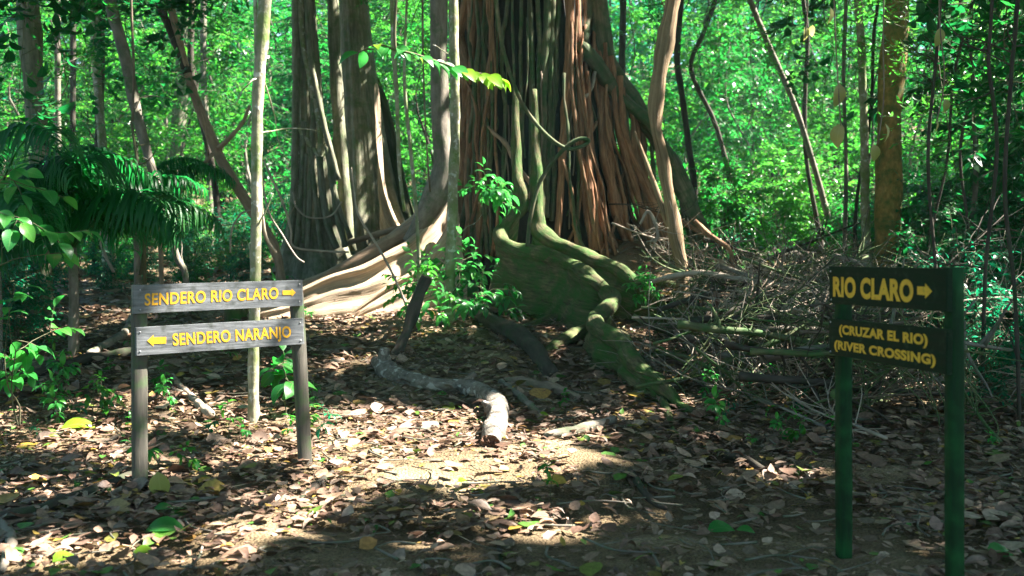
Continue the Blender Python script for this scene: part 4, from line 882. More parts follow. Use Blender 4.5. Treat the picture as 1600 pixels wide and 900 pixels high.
def make_canopy():  # unseen crowns, shaped so the sun reaches the chosen spots
    r = np.random.default_rng(77); nC = 330000
    q = np.stack([r.uniform(-8, 21, nC), r.uniform(-1, 25, nC), 9.2 + 4.6 * r.random(nC) ** 1.2], -1)
    n = len(q)
    # clumps: keep leaves near clump centres, loosely, and let the clumps thin towards the back left
    cc = np.stack([r.uniform(-8, 21, 900), r.uniform(-1, 25, 900), r.uniform(9.4, 13.6, 900)], -1)
    k = r.integers(0, 900, n); mix = r.random(n) < .62
    q[mix] = cc[k[mix]] + r.normal(size=(mix.sum(), 3)) * np.array([.75, .75, .35])
    gx = q[:, 0] - q[:, 2] * SUN[0] / SUN[2]; gy = q[:, 1] - q[:, 2] * SUN[1] / SUN[2]
    thin = np.clip((gy - 17) / 9, 0, .72) + np.clip((-gx - 4) / 12, 0, .25)
    q = q[(r.random(n) > thin) & (q[:, 2] > 8.9) & (q[:, 2] < 1.6 + .245 * 100)]
    q = q[q[:, 2] > 2.2 + .262 * q[:, 1]]             # stays above what the frame shows
    q = q[sun_ok(q, r)]
    tops = np.array([t[1][:2] for t in crown_owner])
    own = np.argmin(np.stack([((q[:, :2] - tp_) ** 2).sum(-1) for tp_ in tops], 1), 1)
    for i, (t, top) in enumerate(crown_owner):
        qq = q[own == i]
        if len(qq) < 60: continue
        g = Geo(); d = r.normal(size=(len(qq), 3)); d[:, 2] = -.4 + .3 * d[:, 2]
        nn = np.array([0, 0, 1.]) + r.normal(size=(len(qq), 3)) * .45
        leaves(g, T_FAR, qq, d, nn, r.uniform(.22, .42, len(qq)), 1.15)
        o = g.build("crown", M['leaf_canopy'], t)
        # limbs reaching into the crown
        g = Geo(); far = qq[r.permutation(len(qq))[:14]]
        for e in far:
            if np.linalg.norm(e - top) > 7: e = top + (e - top) * 7 / np.linalg.norm(e - top)
            m_ = (top + e) / 2 + np.array([0, 0, -.3])
            tt = np.linspace(0, 1, 30)[:, None]; line = np.vstack([top + (m_ - top) * tt, m_ + (e - m_) * tt])
            if not sun_ok(line, np.random.default_rng(1)).all(): continue
            sweep(g, [top - np.array([0, 0, 1.2]), m_, e], [.07, .045, .012], 6, 4, seed=i)
        if g.n: g.build("limb", M['bark_grey'], t)
make_canopy()
make_back_canopy()

# ------------------------------------------------------------------ LOGS AND BRANCHES ON THE GROUND
def ground_log(name, label, pl, w, mat, lift=.4, cat="log", sides=12, bump=.07, seed=0, group=None, extra=()):
    p0 = G(*pl[0]); t = thing(name, p0, label, cat, group)
    g = Geo(); pts = gsweep(g, pl, w, lift + .45, sides, 7, bump=bump * 1.4, seed=seed); g.build("bark", mat, t)
    for (pn, f, m_) in extra: gg = Geo(); f(gg); gg.build(pn, m_, t)
    return t, pts
def log_pts():
    pl = [(588, 572), (600, 585), (625, 598), (655, 606), (690, 611), (720, 612), (748, 620), (768, 634), (777, 652), (774, 678), (766, 704)]
    return pl
lw_ = [20, 29, 28, 26, 24, 25, 28, 33, 35, 35, 33]
t, pts = ground_log("fallen_log", "curved grey fallen log with its banded sunlit end pointing to the viewer", log_pts(), lw_, M['bark_log'], .2, bump=.06, seed=31, sides=16)
e = pts[-1]; dr = pts[-1] - pts[-2]; dr /= np.linalg.norm(dr); re = lw_[-1] / 2 * e[1] / F
g = Geo(); r_ = np.random.default_rng(5); th = np.linspace(0, 2 * np.pi, 28, endpoint=False); sx = np.cross(dr, [0, 0, 1.]); sx /= np.linalg.norm(sx); sz = np.cross(sx, dr)
Vv = [e + dr * .03]
for k, f in enumerate((.35, .7, .97)):
    for a_ in th: Vv.append(e + (sx * math.cos(a_) + sz * math.sin(a_)) * re * f * (1 + .04 * r_.normal()) + dr * (.025 + .012 * r_.normal()))
tr = [(0, 1 + m, 1 + (m + 1) % 28) for m in range(28)]; qd = [(1 + k * 28 + m, 29 + k * 28 + m, 29 + k * 28 + (m + 1) % 28, 1 + k * 28 + (m + 1) % 28) for k in range(2) for m in range(28)]
Vv = np.array(Vv); g.add(Vv, qd, tr, bark=Vv); g.build("cut_end", M['cut_wood'], t, smooth=False)
g = Geo(); c = pts[1]; sweep(g, [c, c + np.array([.0, 0, .12]), c + np.array([.01, -.02, .2])], [.09, .06, .05], 10, 3, bump=.05); g.build("stub", M['bark_log'], t)
for k_, v_ in [(5, (.10, -.06, .10)), (8, (-.09, -.05, .06))]:
    g = Geo(); c = pts[k_]; v_ = np.array(v_); sweep(g, [c, c + v_ * .7, c + v_ * 1.3], [.05, .038, .026], 8, 3, bump=.12, seed=k_); g.build("stub", M['bark_log'], t)
# leaning dead branch from the log up to the sapling
t = thing("dead_branch", P(612, 566, 10.6), "dark dead branch with a cut top leaning up from the fallen log", "branch")
g = Geo(); pxsweep(g, [(606, 572), (622, 548), (636, 518), (645, 488), (655, 460), (666, 436)], [10.6, 10.8, 11, 11.1, 11.2, 11.3], [13, 15, 17, 19, 20, 18], 12, 4, bump=.08, seed=3); g.build("bark", M['bark_dark'], t)
g = Geo(); q_ = P(666, 436, 11.3); sweep(g, [q_, q_ + np.array([.012, 0, .03])], [.064, .056], 12, 1, bump=.03); g.build("cut_end", M['bark_split'], t)
ground_log("fallen_branch", "long dark branch lying behind the left sign post at the lower left", [(-20, 818), (50, 806), (100, 790), (165, 767), (206, 752), (260, 745), (340, 757)], [17, 18, 19, 19, 17, 12, 6], M['bark_dark'], .3, "branch", seed=33)
ground_log("fallen_branch", "dark rotten log lying in shade at the far left", [(20, 598), (60, 590), (130, 570), (208, 556)], [14, 18, 18, 16], M['bark_dark'], .3, "branch", seed=34)
ground_log("fallen_branch", "brown branch propped up behind the left sign post", [(140, 562), (170, 545), (196, 527), (206, 500)], [13, 14, 13, 9], M['bark_grey'], .8, "branch", seed=35)
ground_log("fallen_branch", "pale forked stick lying behind the trail sign", [(330, 656), (312, 640), (296, 622), (280, 605), (270, 588)], [15, 13, 10, 8, 5], M['twig_pale'], .7, "branch", seed=36,
           extra=[("fork", lambda g: gsweep(g, [(296, 622), (272, 612), (252, 600)], [9, 8, 5], .8, 8, 4), M['twig_pale'])])
ground_log("fallen_branch", "crooked grey stick at the bottom left corner", [(-5, 822), (12, 838), (18, 856), (10, 876), (4, 897)], [16, 18, 17, 15, 10], M['bark_grey'], .5, "branch", seed=37)
ground_log("fallen_branch", "short pale bleached stick on the sunlit leaves", [(604, 676), (640, 672), (684, 668)], [9, 12, 10], M['twig_pale'], .4, "branch", seed=38)
ground_log("fallen_branch", "slim dark stick pointing at the log, beside its sunlit end", [(782, 600), (805, 618), (830, 640), (846, 658)], [9, 11, 12, 10], M['bark_grey'], .5, "branch", seed=39)
ground_log("fallen_branch", "flaky rotten branch between the log and the mossy buttress", [(790, 600), (825, 606), (870, 616), (905, 628)], [14, 18, 18, 12], M['twig'], .3, "branch", seed=40)
ground_log("fallen_branch", "grey branch with a pale end lying below the mossy buttress", [(850, 687), (890, 682), (930, 672), (960, 660)], [12, 18, 17, 12], M['bark_grey'], .35, "branch", seed=41)
ground_log("fallen_branch", "dark stick lying across the bare path", [(984, 740), (1000, 765), (1018, 788), (1040, 798)], [11, 12, 11, 7], M['bark_dark'], .6, "branch", seed=42)
ground_log("fallen_branch", "dark stick with a blunt end on the path left of RIO CLARO", [(1130, 715), (1160, 722), (1190, 738)], [10, 14, 12], M['bark_dark'], .4, "branch", seed=43)
ground_log("fallen_branch", "thin upright-looking twig on the dirt at the bottom centre", [(778, 850), (782, 875), (786, 898)], [7, 7, 6], M['bark_dark'], .8, "branch", seed=44, sides=8)
ground_log("fallen_branch", "short dark stick beside the right post of the left sign", [(470, 785), (490, 768), (520, 742)], [10, 13, 8], M['bark_dark'], .5, "branch", seed=45)
ground_log("fallen_branch", "thin dark twig among the leaves at the lower left", [(560, 862), (470, 852), (400, 868), (330, 862)], [5, 8, 9, 6], M['bark_dark'], .4, "branch", seed=46, sides=8)
ground_log("fallen_log", "pale broken log lying on the far sunlit floor at the right", [(1205, 432), (1240, 424), (1292, 412)], [10, 13, 14], M['bark_tan'], .4, seed=47)
ground_log("fallen_log", "dark mossy log on the far floor, nearest of three", [(1160, 412), (1210, 408), (1290, 406)], [16, 18, 15], M['bark_dark'], .4, seed=48)
ground_log("fallen_log", "dark mossy log on the far floor, middle of three", [(1175, 400), (1220, 397), (1280, 394)], [13, 14, 12], M['bark_dark'], .4, seed=49)
ground_log("fallen_log", "dark mossy log on the far floor, farthest of three", [(1190, 391), (1230, 389), (1300, 385)], [9, 11, 10], M['bark_dark'], .4, seed=50)
t = thing("tree_stump", P(1168, 385, 16.5), "reddish rotten stump at the edge of the bright shrubs", "stump"); t.location.z = float(gz(t.location.x, 16.5))
g = Geo(); b_ = np.array(t.location); sweep(g, [b_ + (-.35, 0, -.1), b_ + (-.28, 0, .25), b_ + (0, 0, .38), b_ + (.3, .1, .2), b_ + (.42, .1, -.1)], [.16, .2, .2, .17, .12], 14, 4, bump=.12, seed=2); g.build("bark", M['cut_wood'], t)
t = thing("tree_stump", G(371, 500), "low mossy stump behind the gap of the trail sign", "stump")
g = Geo(); b_ = np.array(t.location); sweep(g, [b_ + (0, 0, -.1), b_ + (0, 0, .15), b_ + (.02, 0, .34)], [.21, .17, .14], 14, 4, bump=.08, seed=3); g.build("bark", M['bark_moss'], t)
# ------------------------------------------------------------------ BRUSH PILE AT THE RIGHT
def branch_geo(seed, L, r0, ntw, wig=.12):
    r = np.random.default_rng(seed); g = Geo(); n = 7
    pts = [np.zeros(3)]; d = np.array([1., 0, 0])
    for i in range(n): d = d + r.normal(size=3) * wig * np.array([.3, 1, .6]); d /= np.linalg.norm(d); pts.append(pts[-1] + d * L / n)
    pts = np.array(pts); pts -= pts.mean(0); sweep(g, pts, np.linspace(r0, r0 * .35, n + 1), 6, 3, bump=.08, seed=seed)
    C = catmull(pts, 6)
    for k in range(ntw):
        i = int(r.uniform(.15, .95) * (len(C) - 2)); p = C[i]; ax = C[i + 1] - C[i]; ax /= np.linalg.norm(ax)
        v = ax * .8 + rv(r) * .8; v /= np.linalg.norm(v); l = L * r.uniform(.10, .42); q = [p]
        for _ in range(4): v = v + r.normal(size=3) * .2; v /= np.linalg.norm(v); q.append(q[-1] + v * l / 4)
        sweep(g, q, np.linspace(r0 * .45, r0 * .18, 5), 5, 2)
    return g
def brush():
    r = np.random.default_rng(99); protos = []
    mats = [M['twig'], M['twig_green'], M['twig_pale'], M['bark_grey'], M['bark_dark'], M['twig_green']]
    for i in range(18):
        thick = i % 6 == 3
        g = branch_geo(300 + i, [1.5, 2.2, 1.1, 1.8, 2.6, .9][i % 6], [.012, .014, .010, .034, .013, .008][i % 6], [30, 36, 22, 9, 40, 20][i % 6], [.14, .1, .2, .07, .12, .22][i % 6])
        o = g.build("brush_branch", mats[(i * 5 + i // 6) % 6], None, origin=(0, 0, 0)); protos.append(o)
    lab = ["dead twiggy branch tangled in the brush pile", "long thin dead branch tangled in the brush pile", "short bare stick tangled in the brush pile", "thick broken limb lying in the brush pile", "long spindly branch lying across the brush pile", "small crooked twig tangled in the brush pile"]
    k = 0; used = set()
    while k < 290:
        px = r.uniform(985, 1420) if k < 215 else r.uniform(1290, 1640); py = r.triangular(405, 535, 672) if px < 1300 else r.triangular(420, 540, 690)
        if px < 1150 and py > 560 + (px - 985) * .6: continue
        p = G(px, py); i = int(r.integers(0, 18))
        if px < 1070 and i % 6 in (0, 1, 3, 4): i = i - i % 6 + [2, 5][k % 2]
        if px < 1040 and py > 440: continue
        h = float(r.random() ** 1.5) * (.75 if px < 1300 else .8)
        o = protos[i] if i not in used else protos[i].copy()
        if i in used: COL.objects.link(o)
        used.add(i)
        az = r.normal() * .55 + (0 if r.random() < .6 else r.uniform(0, 3.14))
        put(o, (p[0], p[1], p[2] + .03 + h), az, r.uniform(.75, 1.25), (r.uniform(0, 6.28), 0))
        o.rotation_mode = 'XYZ'; o.rotation_euler = (r.uniform(0, 6.28), r.normal() * .22, az)
        tag(o, lab[i % 6], "branch", "dead branches in the brush pile"); k += 1
    for i, o in enumerate(protos):
        if i not in used: put(o, G(1150 + i * 5, 500), 0)
brush()
def big_branch(label, pl, d, w, mat, twigs=5, seed=0):
    n = len(pl); d = [d] * n if np.isscalar(d) else d; w = [w] * n if np.isscalar(w) else w
    t = thing("dead_branch", P(*pl[0], d[0]), label, "branch")
    g = Geo(); pts = pxsweep(g, pl, d, w, 8, 5, bump=.06, seed=seed); r = np.random.default_rng(seed + 9); C = catmull(np.array(pts), 6)
    g.build("bark", mat, t); g = Geo()
    for k in range(twigs):
        i = int(r.uniform(.1, .95) * (len(C) - 2)); ax = C[i + 1] - C[i]; ax /= np.linalg.norm(ax); v = ax * .7 + rv(r) * .8 + np.array([0, 0, .25]); v /= np.linalg.norm(v); q = [C[i]]
        for _ in range(5): v = v + r.normal(size=3) * .22; v /= np.linalg.norm(v); q.append(q[-1] + v * r.uniform(.05, .12))
        sweep(g, q, np.linspace(.007, .002, 6), 5, 2)
    if twigs: g.build("twigs", mat, t)
big_branch("long pale branch lying across the top of the brush pile", [(1020, 440), (1050, 432), (1095, 426), (1150, 435), (1215, 445), (1295, 450)], [12, 11.8, 11.6, 11.4, 11.2, 11], [6, 9, 9, 9, 8, 7], M['twig_pale'], 7, 1)
big_branch("greenish branch sweeping down through the brush pile", [(1000, 560), (1060, 555), (1110, 575), (1170, 600), (1230, 640)], [10, 9.8, 9.5, 9.1, 8.8], [5, 7, 7, 6, 4], M['twig_green'], 6, 2)
big_branch("pale stick rising to the right out of the brush pile", [(1085, 612), (1140, 590), (1205, 578), (1240, 560), (1300, 540)], [9.3, 9.2, 9.1, 9, 8.9], [5, 7, 8, 7, 6], M['twig_pale'], 5, 3)
big_branch("straight green stick low in front of the brush pile", [(990, 620), (1060, 650), (1110, 655), (1180, 662), (1260, 690)], [9.5, 9.1, 9, 8.8, 8.4], [6, 7, 6, 6, 4], M['twig_green'], 5, 4)
big_branch("ruddy root-like branch arching beside the splintered trunk", [(1085, 345), (1110, 368), (1140, 390), (1146, 425)], 12.6, [9, 8, 7, 6], M['bark_fig'], 2, 5)
big_branch("short red-brown snag hanging in the middle of the brush pile", [(1118, 455), (1122, 475), (1128, 492)], 10.6, [7, 9, 6], M['cut_wood'], 0, 6)
big_branch("short rotten snag standing in the brush near the right sign", [(1236, 528), (1242, 545), (1248, 562)], 9.2, [9, 11, 8], M['cut_wood'], 0, 7)
big_branch("thin arching twigs at the right foot of the fig", [(1000, 350), (1012, 330), (1022, 345), (1028, 372), (1010, 378)], 12.4, [4, 5, 5, 4, 3], M['twig_pale'], 6, 8)
big_branch("leaning bundle of green poles against the brush", [(1240, 385), (1270, 405), (1300, 425)], 13, [4, 5, 4], M['twig_green'], 4, 9)

# ------------------------------------------------------------------ VINES
def liana(label, pl, d, w, mat, seed=0):
    g = Geo(); pts = pxsweep(g, pl, d, w, 7, 5, bump=.05, seed=seed); o = g.build("hanging_vine", mat, None, origin=pts[-1]); return tag(o, label, "vine")
liana("pale curling liana drooping across the dark hollow of the fig", [(772, -60), (776, 10), (788, 85), (814, 158), (848, 205), (882, 231), (905, 230), (919, 222), (914, 217), (900, 219), (880, 234), (852, 270), (838, 300), (828, 345), (824, 385)], 12.9, 6.5, M['bark_fig_green'], 1)
liana("thin straight vine hanging left of the ruddy fig stem", [(611, -80), (614, 60), (620, 150), (624, 260), (632, 330)], 13, [7, 7, 7, 6, 5], M['bark_pale'], 2)
liana("slender leaning stem in front of the pale plank buttress", [(640, -80), (634, 40), (632, 130), (641, 230), (648, 300), (654, 390), (655, 450)], 12, [4, 4, 5, 6, 6, 6, 6], M['bark_pale'], 3)
liana("hair-thin vine dangling beside the slender stem", [(660, -60), (661, 80), (665, 200), (672, 300)], 13, 3, M['twig'], 4)
liana("thin bare stick slanting across the pale buttress", [(549, 262), (556, 320), (565, 345), (590, 385), (612, 425), (632, 470), (642, 502)], 11.8, [2, 3, 4, 4, 4, 4, 4], M['twig_pale'], 5)
liana("looping thin vine at the foot of the hanging-root tree", [(412, 250), (430, 290), (445, 325), (455, 360), (458, 385), (500, 392), (545, 394)], 15, [3, 4, 4, 4, 4, 4, 3], M['twig_pale'], 6)
liana("pale wiry vine curving down from the grey sapling", [(409, 160), (409, 270), (420, 330), (440, 365), (462, 400), (475, 410)], 12, 3, M['twig_pale'], 7)
liana("small arched twig standing behind the grey sapling", [(360, 395), (362, 360), (376, 335), (394, 328)], 13, 3, M['twig_pale'], 8)
liana("thin dark vine hanging at the upper left", [(204, -50), (206, 30), (209, 110), (207, 190)], 12, 4, M['twig'], 9)
liana("curved pale stem at the foot of the little fluted trunk", [(178, 425), (165, 400), (156, 370), (154, 335), (164, 305)], 15, [5, 5, 5, 4, 4], M['twig_pale'], 10)
# right vines carrying big old leaves
def leaf_vine(label, pl, d, lv):
    t = thing("hanging_vine", P(*pl[-1], d), label, "vine"); g = Geo(); pxsweep(g, pl, d, 2.2, 5, 5); g.build("stem", M['twig'], t)
    r = np.random.default_rng(int(pl[0][0]))
    for (x, y, hpx, yaw) in lv:
        g = Geo(); p = P(x, y - hpx / 2, d); leaves(g, T_BROAD, [p], [np.array([.12 * r.normal(), .2, -1])], [np.array([math.sin(yaw), -math.cos(yaw), .2])], hpx * d / F)
        g.build("leaf", M['leaf_old'], t)
leaf_vine("thin vine with three large yellowing leaves hanging in the right-hand shade", [(1300, -120), (1304, 20), (1309, 120), (1314, 200)], 6.4, [(1311, 149, 38, .3), (1314, 212, 40, -.7), (1297, 24, 26, .8)])
leaf_vine("thin vine with two old leaves hanging before the mossy trunk", [(1384, -120), (1380, 60), (1381, 150), (1372, 225)], 6.6, [(1383, 208, 30, 1.0), (1365, 239, 28, .1)])
leaf_vine("thin vine with three old leaves dangling at the upper right", [(1266, -100), (1262, 10), (1465, 20), (1476, 160)][:2] + [(1258, 60)], 7.2, [(1258, 52, 22, .5), (1270, 48, 18, -.6)])
leaf_vine("thin vine with small yellow leaves dangling in the right thicket", [(1470, -100), (1468, 30), (1476, 120), (1464, 190)], 7.5, [(1477, 165, 22, .2), (1462, 197, 22, .9), (1469, 58, 30, .2)])
# ------------------------------------------------------------------ LEAFY BRANCH WITH YELLOW TIPS, SAPLINGS
def leafy_branch():
    d = 9.0; t = thing("leafy_branch", P(618, 75, d), "leafy twig with yellow-green leaves reaching across in front of the fig", "branch")
    g = Geo(); pxsweep(g, [(628, -260), (622, -60), (617, 40), (618, 80)], d, [6, 5, 5, 4], 7, 4)
    pl = [(560, 82), (590, 70), (618, 78), (645, 84), (680, 95), (715, 107), (745, 114), (772, 120), (785, 128)]
    pts = pxsweep(g, pl, d, [2, 3, 4, 4, 4, 3, 3, 2, 1.5], 6, 4); g.build("stem", M['stem'], t)
    r = np.random.default_rng(8); C = catmull(np.array(pts), 8); n = 34
    for kind in (0, 1):
        p_, d_, n_, s_ = [], [], [], []
        for i in range(n):
            f = (i + .5) / n; c = C[int(f * (len(C) - 1))]; px = 560 + 225 * f
            yel = px > 720 or (px > 690 and i % 2)
            if (kind == 1) != bool(yel or i % 9 == 4): continue
            sd_ = 1 if i % 2 else -1
            p_.append(c); d_.append(np.array([.65, .35 * sd_ + .2 * r.normal(), -.45 - .35 * r.random()]) if px > 640 else np.array([r.normal() * .8, .35 * sd_, -.35 + .3 * r.normal()]))
            n_.append(np.array([.25 * r.normal(), -.55 + .3 * r.normal(), .8])); s_.append(r.uniform(.12, .22))
        for i in range(len(p_)): g = Geo(); leaves(g, T_BROAD, p_[i:i + 1], d_[i:i + 1], n_[i:i + 1], s_[i:i + 1]); g.build("leaf", M['leaf_yellow'] if kind else M['leaf_fresh'], t)
leafy_branch()
p = G(700, 508)
plant("sapling", "bright leafy sapling cluster growing at the foot of the pale pole", "sapling", None, grow(41, .95, 5, .55, .010, 5, .36, 1, .24, 5, .15, T_NEAR, .25, .7), M['leaf_fresh'], M['stem'], p)
plant("sapling", "small leafy sapling beside the leaning dead branch", "sapling", None, grow(42, .85, 3, .5, .008, 4, .33, 1, .2, 5, .13, T_NEAR, .35, .7), M['leaf_bright'], M['stem'], G(650, 520))
plant("sapling", "leafy sapling with dark lower leaves in front of the mossy buttress", "sapling", None, grow(43, .65, 3, .5, .008, 4, .3, 1, .2, 5, .14, T_NEAR, .3, .8), M['leaf_mid'], M['stem'], G(755, 510))
plant("perched_plant", "bright green seedling sprouting from the fig's hanging roots", "plant", None, grow(44, .55, 2, .4, .006, 4, .30, 2, .2, 5, .17, T_NEAR, .35, .8), M['leaf_fresh'], M['stem'], P(752, 335, 13.0))
plant("perched_plant", "small green plant growing on top of the mossy buttress", "plant", None, grow(45, .25, 4, .6, .004, 3, .16, 2, .12, 5, .08, T_NEAR, .2, .7), M['leaf_fresh'], M['stem'], P(1002, 462, 12.4))
plant("perched_plant", "fern-like green tuft at the right foot of the fig", "plant", None, grow(46, .5, 5, .6, .005, 4, .22, 2, .16, 6, .09, T_MID, .2, .7), M['leaf_teal'], M['stem'], G(1105, 425))
plant("sapling", "broad-leaved sapling at the left edge beside the bare floor", "sapling", None, grow(47, 1.05, 2, .3, .008, 4, .30, 1, .2, 4, .16, T_BROAD, .45, .8), M['leaf_fresh'], M['stem'], G(30, 672))
plant("sapling", "tall slender sapling with light leaves at the left margin", "sapling", None, grow(48, 2.6, 2, .12, .010, 7, .4, 1, .24, 4, .15, T_BROAD, .45, .8, lean=(.06, 0)), M['leaf_fresh'], M['stem'], G(-45, 740))
plant("sapling", "broad glossy seedling beside the right post of the left sign", "sapling", None, grow(49, .42, 1, .2, .006, 3, .14, 1, .12, 4, .20, T_BROAD, .6, .9), M['leaf_mid'], M['stem'], G(447, 650))
# upright yellowing leaf at the sign post and other large single fallen leaves
def fallen_leaf(label, px, py, size, mat, up=False, az=0.):
    p = G(px, py); g = Geo()
    if up: leaves(g, T_BROAD, [p + np.array([0, 0, size * .98])], [np.array([.12, .12, -1.])], [np.array([.15, -1, .25])], size, 1.15)
    else: leaves(g, T_BROAD, [p + np.array([0, 0, .035])], [np.array([math.cos(az), math.sin(az), .06])], [np.array([.1, -.35, 1])], size, 1.1)
    return tag(g.build("fallen_leaf", mat, None, origin=p), label, "leaf")
fallen_leaf("yellow-green leaf standing upright beside the left sign post", 247, 782, .175, M['leaf_old'], True)
fallen_leaf("glossy green fallen leaf below the left sign", 228, 838, .20, M['leaf_fresh'], az=.1)
fallen_leaf("small green fallen leaf below the upright yellow leaf", 240, 806, .11, M['leaf_fresh'], az=.3)
fallen_leaf("green fallen leaf at the lower right on the path", 1105, 840, .16, M['leaf_fresh'], az=.2)
fallen_leaf("green leaf lying just left of the right sign's post", 1150, 838, .10, M['leaf_fresh'], az=-.5)
fallen_leaf("bright yellow fallen leaf on the sandy patch", 716, 762, .08, M['leaf_yellow'], az=.8)
fallen_leaf("yellow fallen leaf at the bottom left", 82, 890, .13, M['leaf_yellow'], az=1.0)
fallen_leaf("golden fallen leaf in the lower left shade", 208, 874, .10, M['leaf_yellow'], az=.1)
fallen_leaf("large dry yellowish leaf on the sunlit left floor", 95, 676, .26, M['leaf_yellow'], az=.3)
fallen_leaf("green leaf standing in the brush left of the broken trunk", 735, 470, .30, M['leaf_fresh'], True)
fallen_leaf("large pale green leaf upright by the reddish stump", 1171, 372, .30, M['leaf_old'], True)
fallen_leaf("yellow fallen leaf beside the dark sticks near the log", 838, 655, .11, M['leaf_yellow'], az=-.4)
fallen_leaf("dark green leaf on the ground at the right sign", 1545, 880, .17, M['leaf_fresh'], az=.4)

# ------------------------------------------------------------------ PALM
def make_palm(seed, nf, L, stemh):
    r = np.random.default_rng(seed); fr_ = []
    gs = Geo(); sweep(gs, [(0, 0, -.1), (.02, 0, stemh * .5), (0, .02, stemh)], [.06, .05, .045], 10, 4, bump=.04)
    for k in range(nf):
        az = k * 2.4 + r.normal() * .2; el = r.uniform(.35, 1.15); l = L * r.uniform(.8, 1.1); n = 14
        p = np.array([0, 0, stemh]); pts = [p]; e = el
        for i in range(n):
            e -= (1.9 / n) * (.3 + 1.2 * i / n); d = np.array([math.cos(az) * math.cos(e), math.sin(az) * math.cos(e), math.sin(e)]); p = p + d * l / n; pts.append(p)
        g = Geo(); sweep(g, pts, np.linspace(.014, .003, n + 1), 6, 2); C = catmull(np.array(pts), 4); m = len(C)
        p_, d_, n_, s_ = [], [], [], []
        for i in range(int(m * .16), m - 1):
            ax = C[i + 1] - C[i]; ax /= np.linalg.norm(ax); side = np.cross(ax, [0, 0, 1.]); side /= np.linalg.norm(side) + 1e-6
            f = i / m; ll = .62 * l / 2 * (.55 + .9 * math.sin(math.pi * min(1, f * 1.0) ** .8)) * .62
            for s in (-1, 1):
                p_.append(C[i]); d_.append(side * s * .8 + ax * .55 + np.array([0, 0, -.35 + .1 * r.normal()])); n_.append(np.array([0, 0, 1.]) + side * -s * .2 + .15 * r.normal(size=3)); s_.append(ll * r.uniform(.9, 1.1))
        leaves(g, T_STRIP, p_, d_, n_, s_)
        fr_.append(g)
    return gs, fr_
def palm(seed, nf, L, h, loc, label, rz=0):
    t = thing("understory_palm", loc, label, "palm"); gs, fr_ = make_palm(seed, nf, L, h)
    o = gs.build("trunk", M['bark_grey'], None); o.parent = t
    for g in fr_: o = g.build("frond", M['palm'], None); o.parent = t
    t.rotation_euler.z = rz; return t
def at(px, d): x = (px - 800) / F * d; return (x, d, float(gz(x, d)))
palm(1, 12, 2.0, 1.15, at(112, 10.5), "feathery understorey palm with drooping fronds, standing at the left of the trail")
palm(2, 10, 1.9, 1.5, at(-10, 9.5), "large dark palm at the left edge, its fronds arching into the clearing", .7)
palm(3, 9, 1.5, 1.6, at(215, 14.5), "smaller palm with bright tips behind the left trail sign", 1.9)

# ------------------------------------------------------------------ SEEDLINGS ON THE FLOOR
def seedlings():
    r = np.random.default_rng(61); pr = []
    for i in range(5):
        pr.append(plant("seedling", "", "seedling", "seedlings on the leaf litter", grow(500 + i, .13 + .04 * i, 1 + i % 2, .3, .003, 2, .05, 1, .05, 3, .06 + .008 * i, T_NEAR, .4, .8), [M['leaf_fresh'], M['leaf_bright'], M['leaf_teal']][i % 3], M['stem']))
    lab = ["tiny bright green seedling growing through the leaf litter", "small two-stemmed green seedling growing through the leaf litter", "small bluish-green seedling growing through the leaf litter", "bright green seedling with several leaves in the leaf litter", "taller green seedling growing through the leaf litter"]
    spots = [(205, 745), (290, 735), (110, 660), (90, 670), (180, 665), (60, 690), (340, 690), (450, 690), (260, 640), (80, 640), (500, 690), (640, 540), (880, 640), (860, 780), (1130, 660), (1250, 690), (1540, 700), (60, 610), (30, 580)]
    while len(spots) < 72:
        px = r.uniform(0, 1300); py = r.uniform(405, 700)
        if 500 < px < 1050: continue
        spots.append((px, py))
    for k, (px, py) in enumerate(spots):
        i = int(r.integers(0, 5)); p = G(px, py)
        if k < 5: o = pr[k]; i = k; put(o, p, r.uniform(0, 6.28), r.uniform(.8, 1.5))
        else: o = copy_thing(pr[i], p, r.uniform(0, 6.28), r.uniform(.6, 1.2) * (1 + .5 * (p[1] > 11)))
        o["label"] = lab[i]
seedlings()

# ------------------------------------------------------------------ SHRUBS AND TREES BEHIND
PRO = {}
def proto(key, name, label, cat, group, gp, lm, sm, pn=("stem", "foliage")): PRO[key] = [plant(name, label, cat, group, gp, lm, sm, partn=pn), False, label]
gs_ = "shrubs around the clearing"; gt_ = "young trees behind the clearing"; gh_ = "tall trees on the far slope"
proto('s1', "shrub", "bushy broad-leaved green shrub", "shrub", gs_, grow(1, 1.7, 7, .55, .014, 7, .6, 4, .3, 6, .13, T_MID, .12, .6), M['leaf_mid'], M['stem'])
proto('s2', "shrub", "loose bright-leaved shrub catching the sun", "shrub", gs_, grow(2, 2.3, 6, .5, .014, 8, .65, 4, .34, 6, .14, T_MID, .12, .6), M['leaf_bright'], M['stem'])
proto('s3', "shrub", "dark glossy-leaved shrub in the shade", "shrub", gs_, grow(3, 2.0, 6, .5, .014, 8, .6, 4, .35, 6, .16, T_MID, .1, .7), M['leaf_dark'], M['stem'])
proto('s4', "shrub", "small-leaved bluish-green shrub", "shrub", gs_, grow(4, 1.5, 7, .6, .010, 8, .5, 5, .28, 7, .09, T_MID, .08, .6), M['leaf_teal'], M['stem'])
proto('y1', "young_tree", "young tree with layered mid-green leaves", "tree", gt_, grow(5, 6.5, 1, 0, .05, 34, 1.35, 6, .5, 7, .17, T_FAR, .18, .6), M['leaf_mid'], M['bark_grey'], ("trunk", "crown"))
proto('y2', "young_tree", "young tree with bright sunlit leaves", "tree", gt_, grow(6, 7.5, 1, 0, .05, 36, 1.5, 6, .55, 7, .19, T_FAR, .15, .7, lean=(.05, 0)), M['leaf_bright'], M['bark_dark'], ("trunk", "crown"))
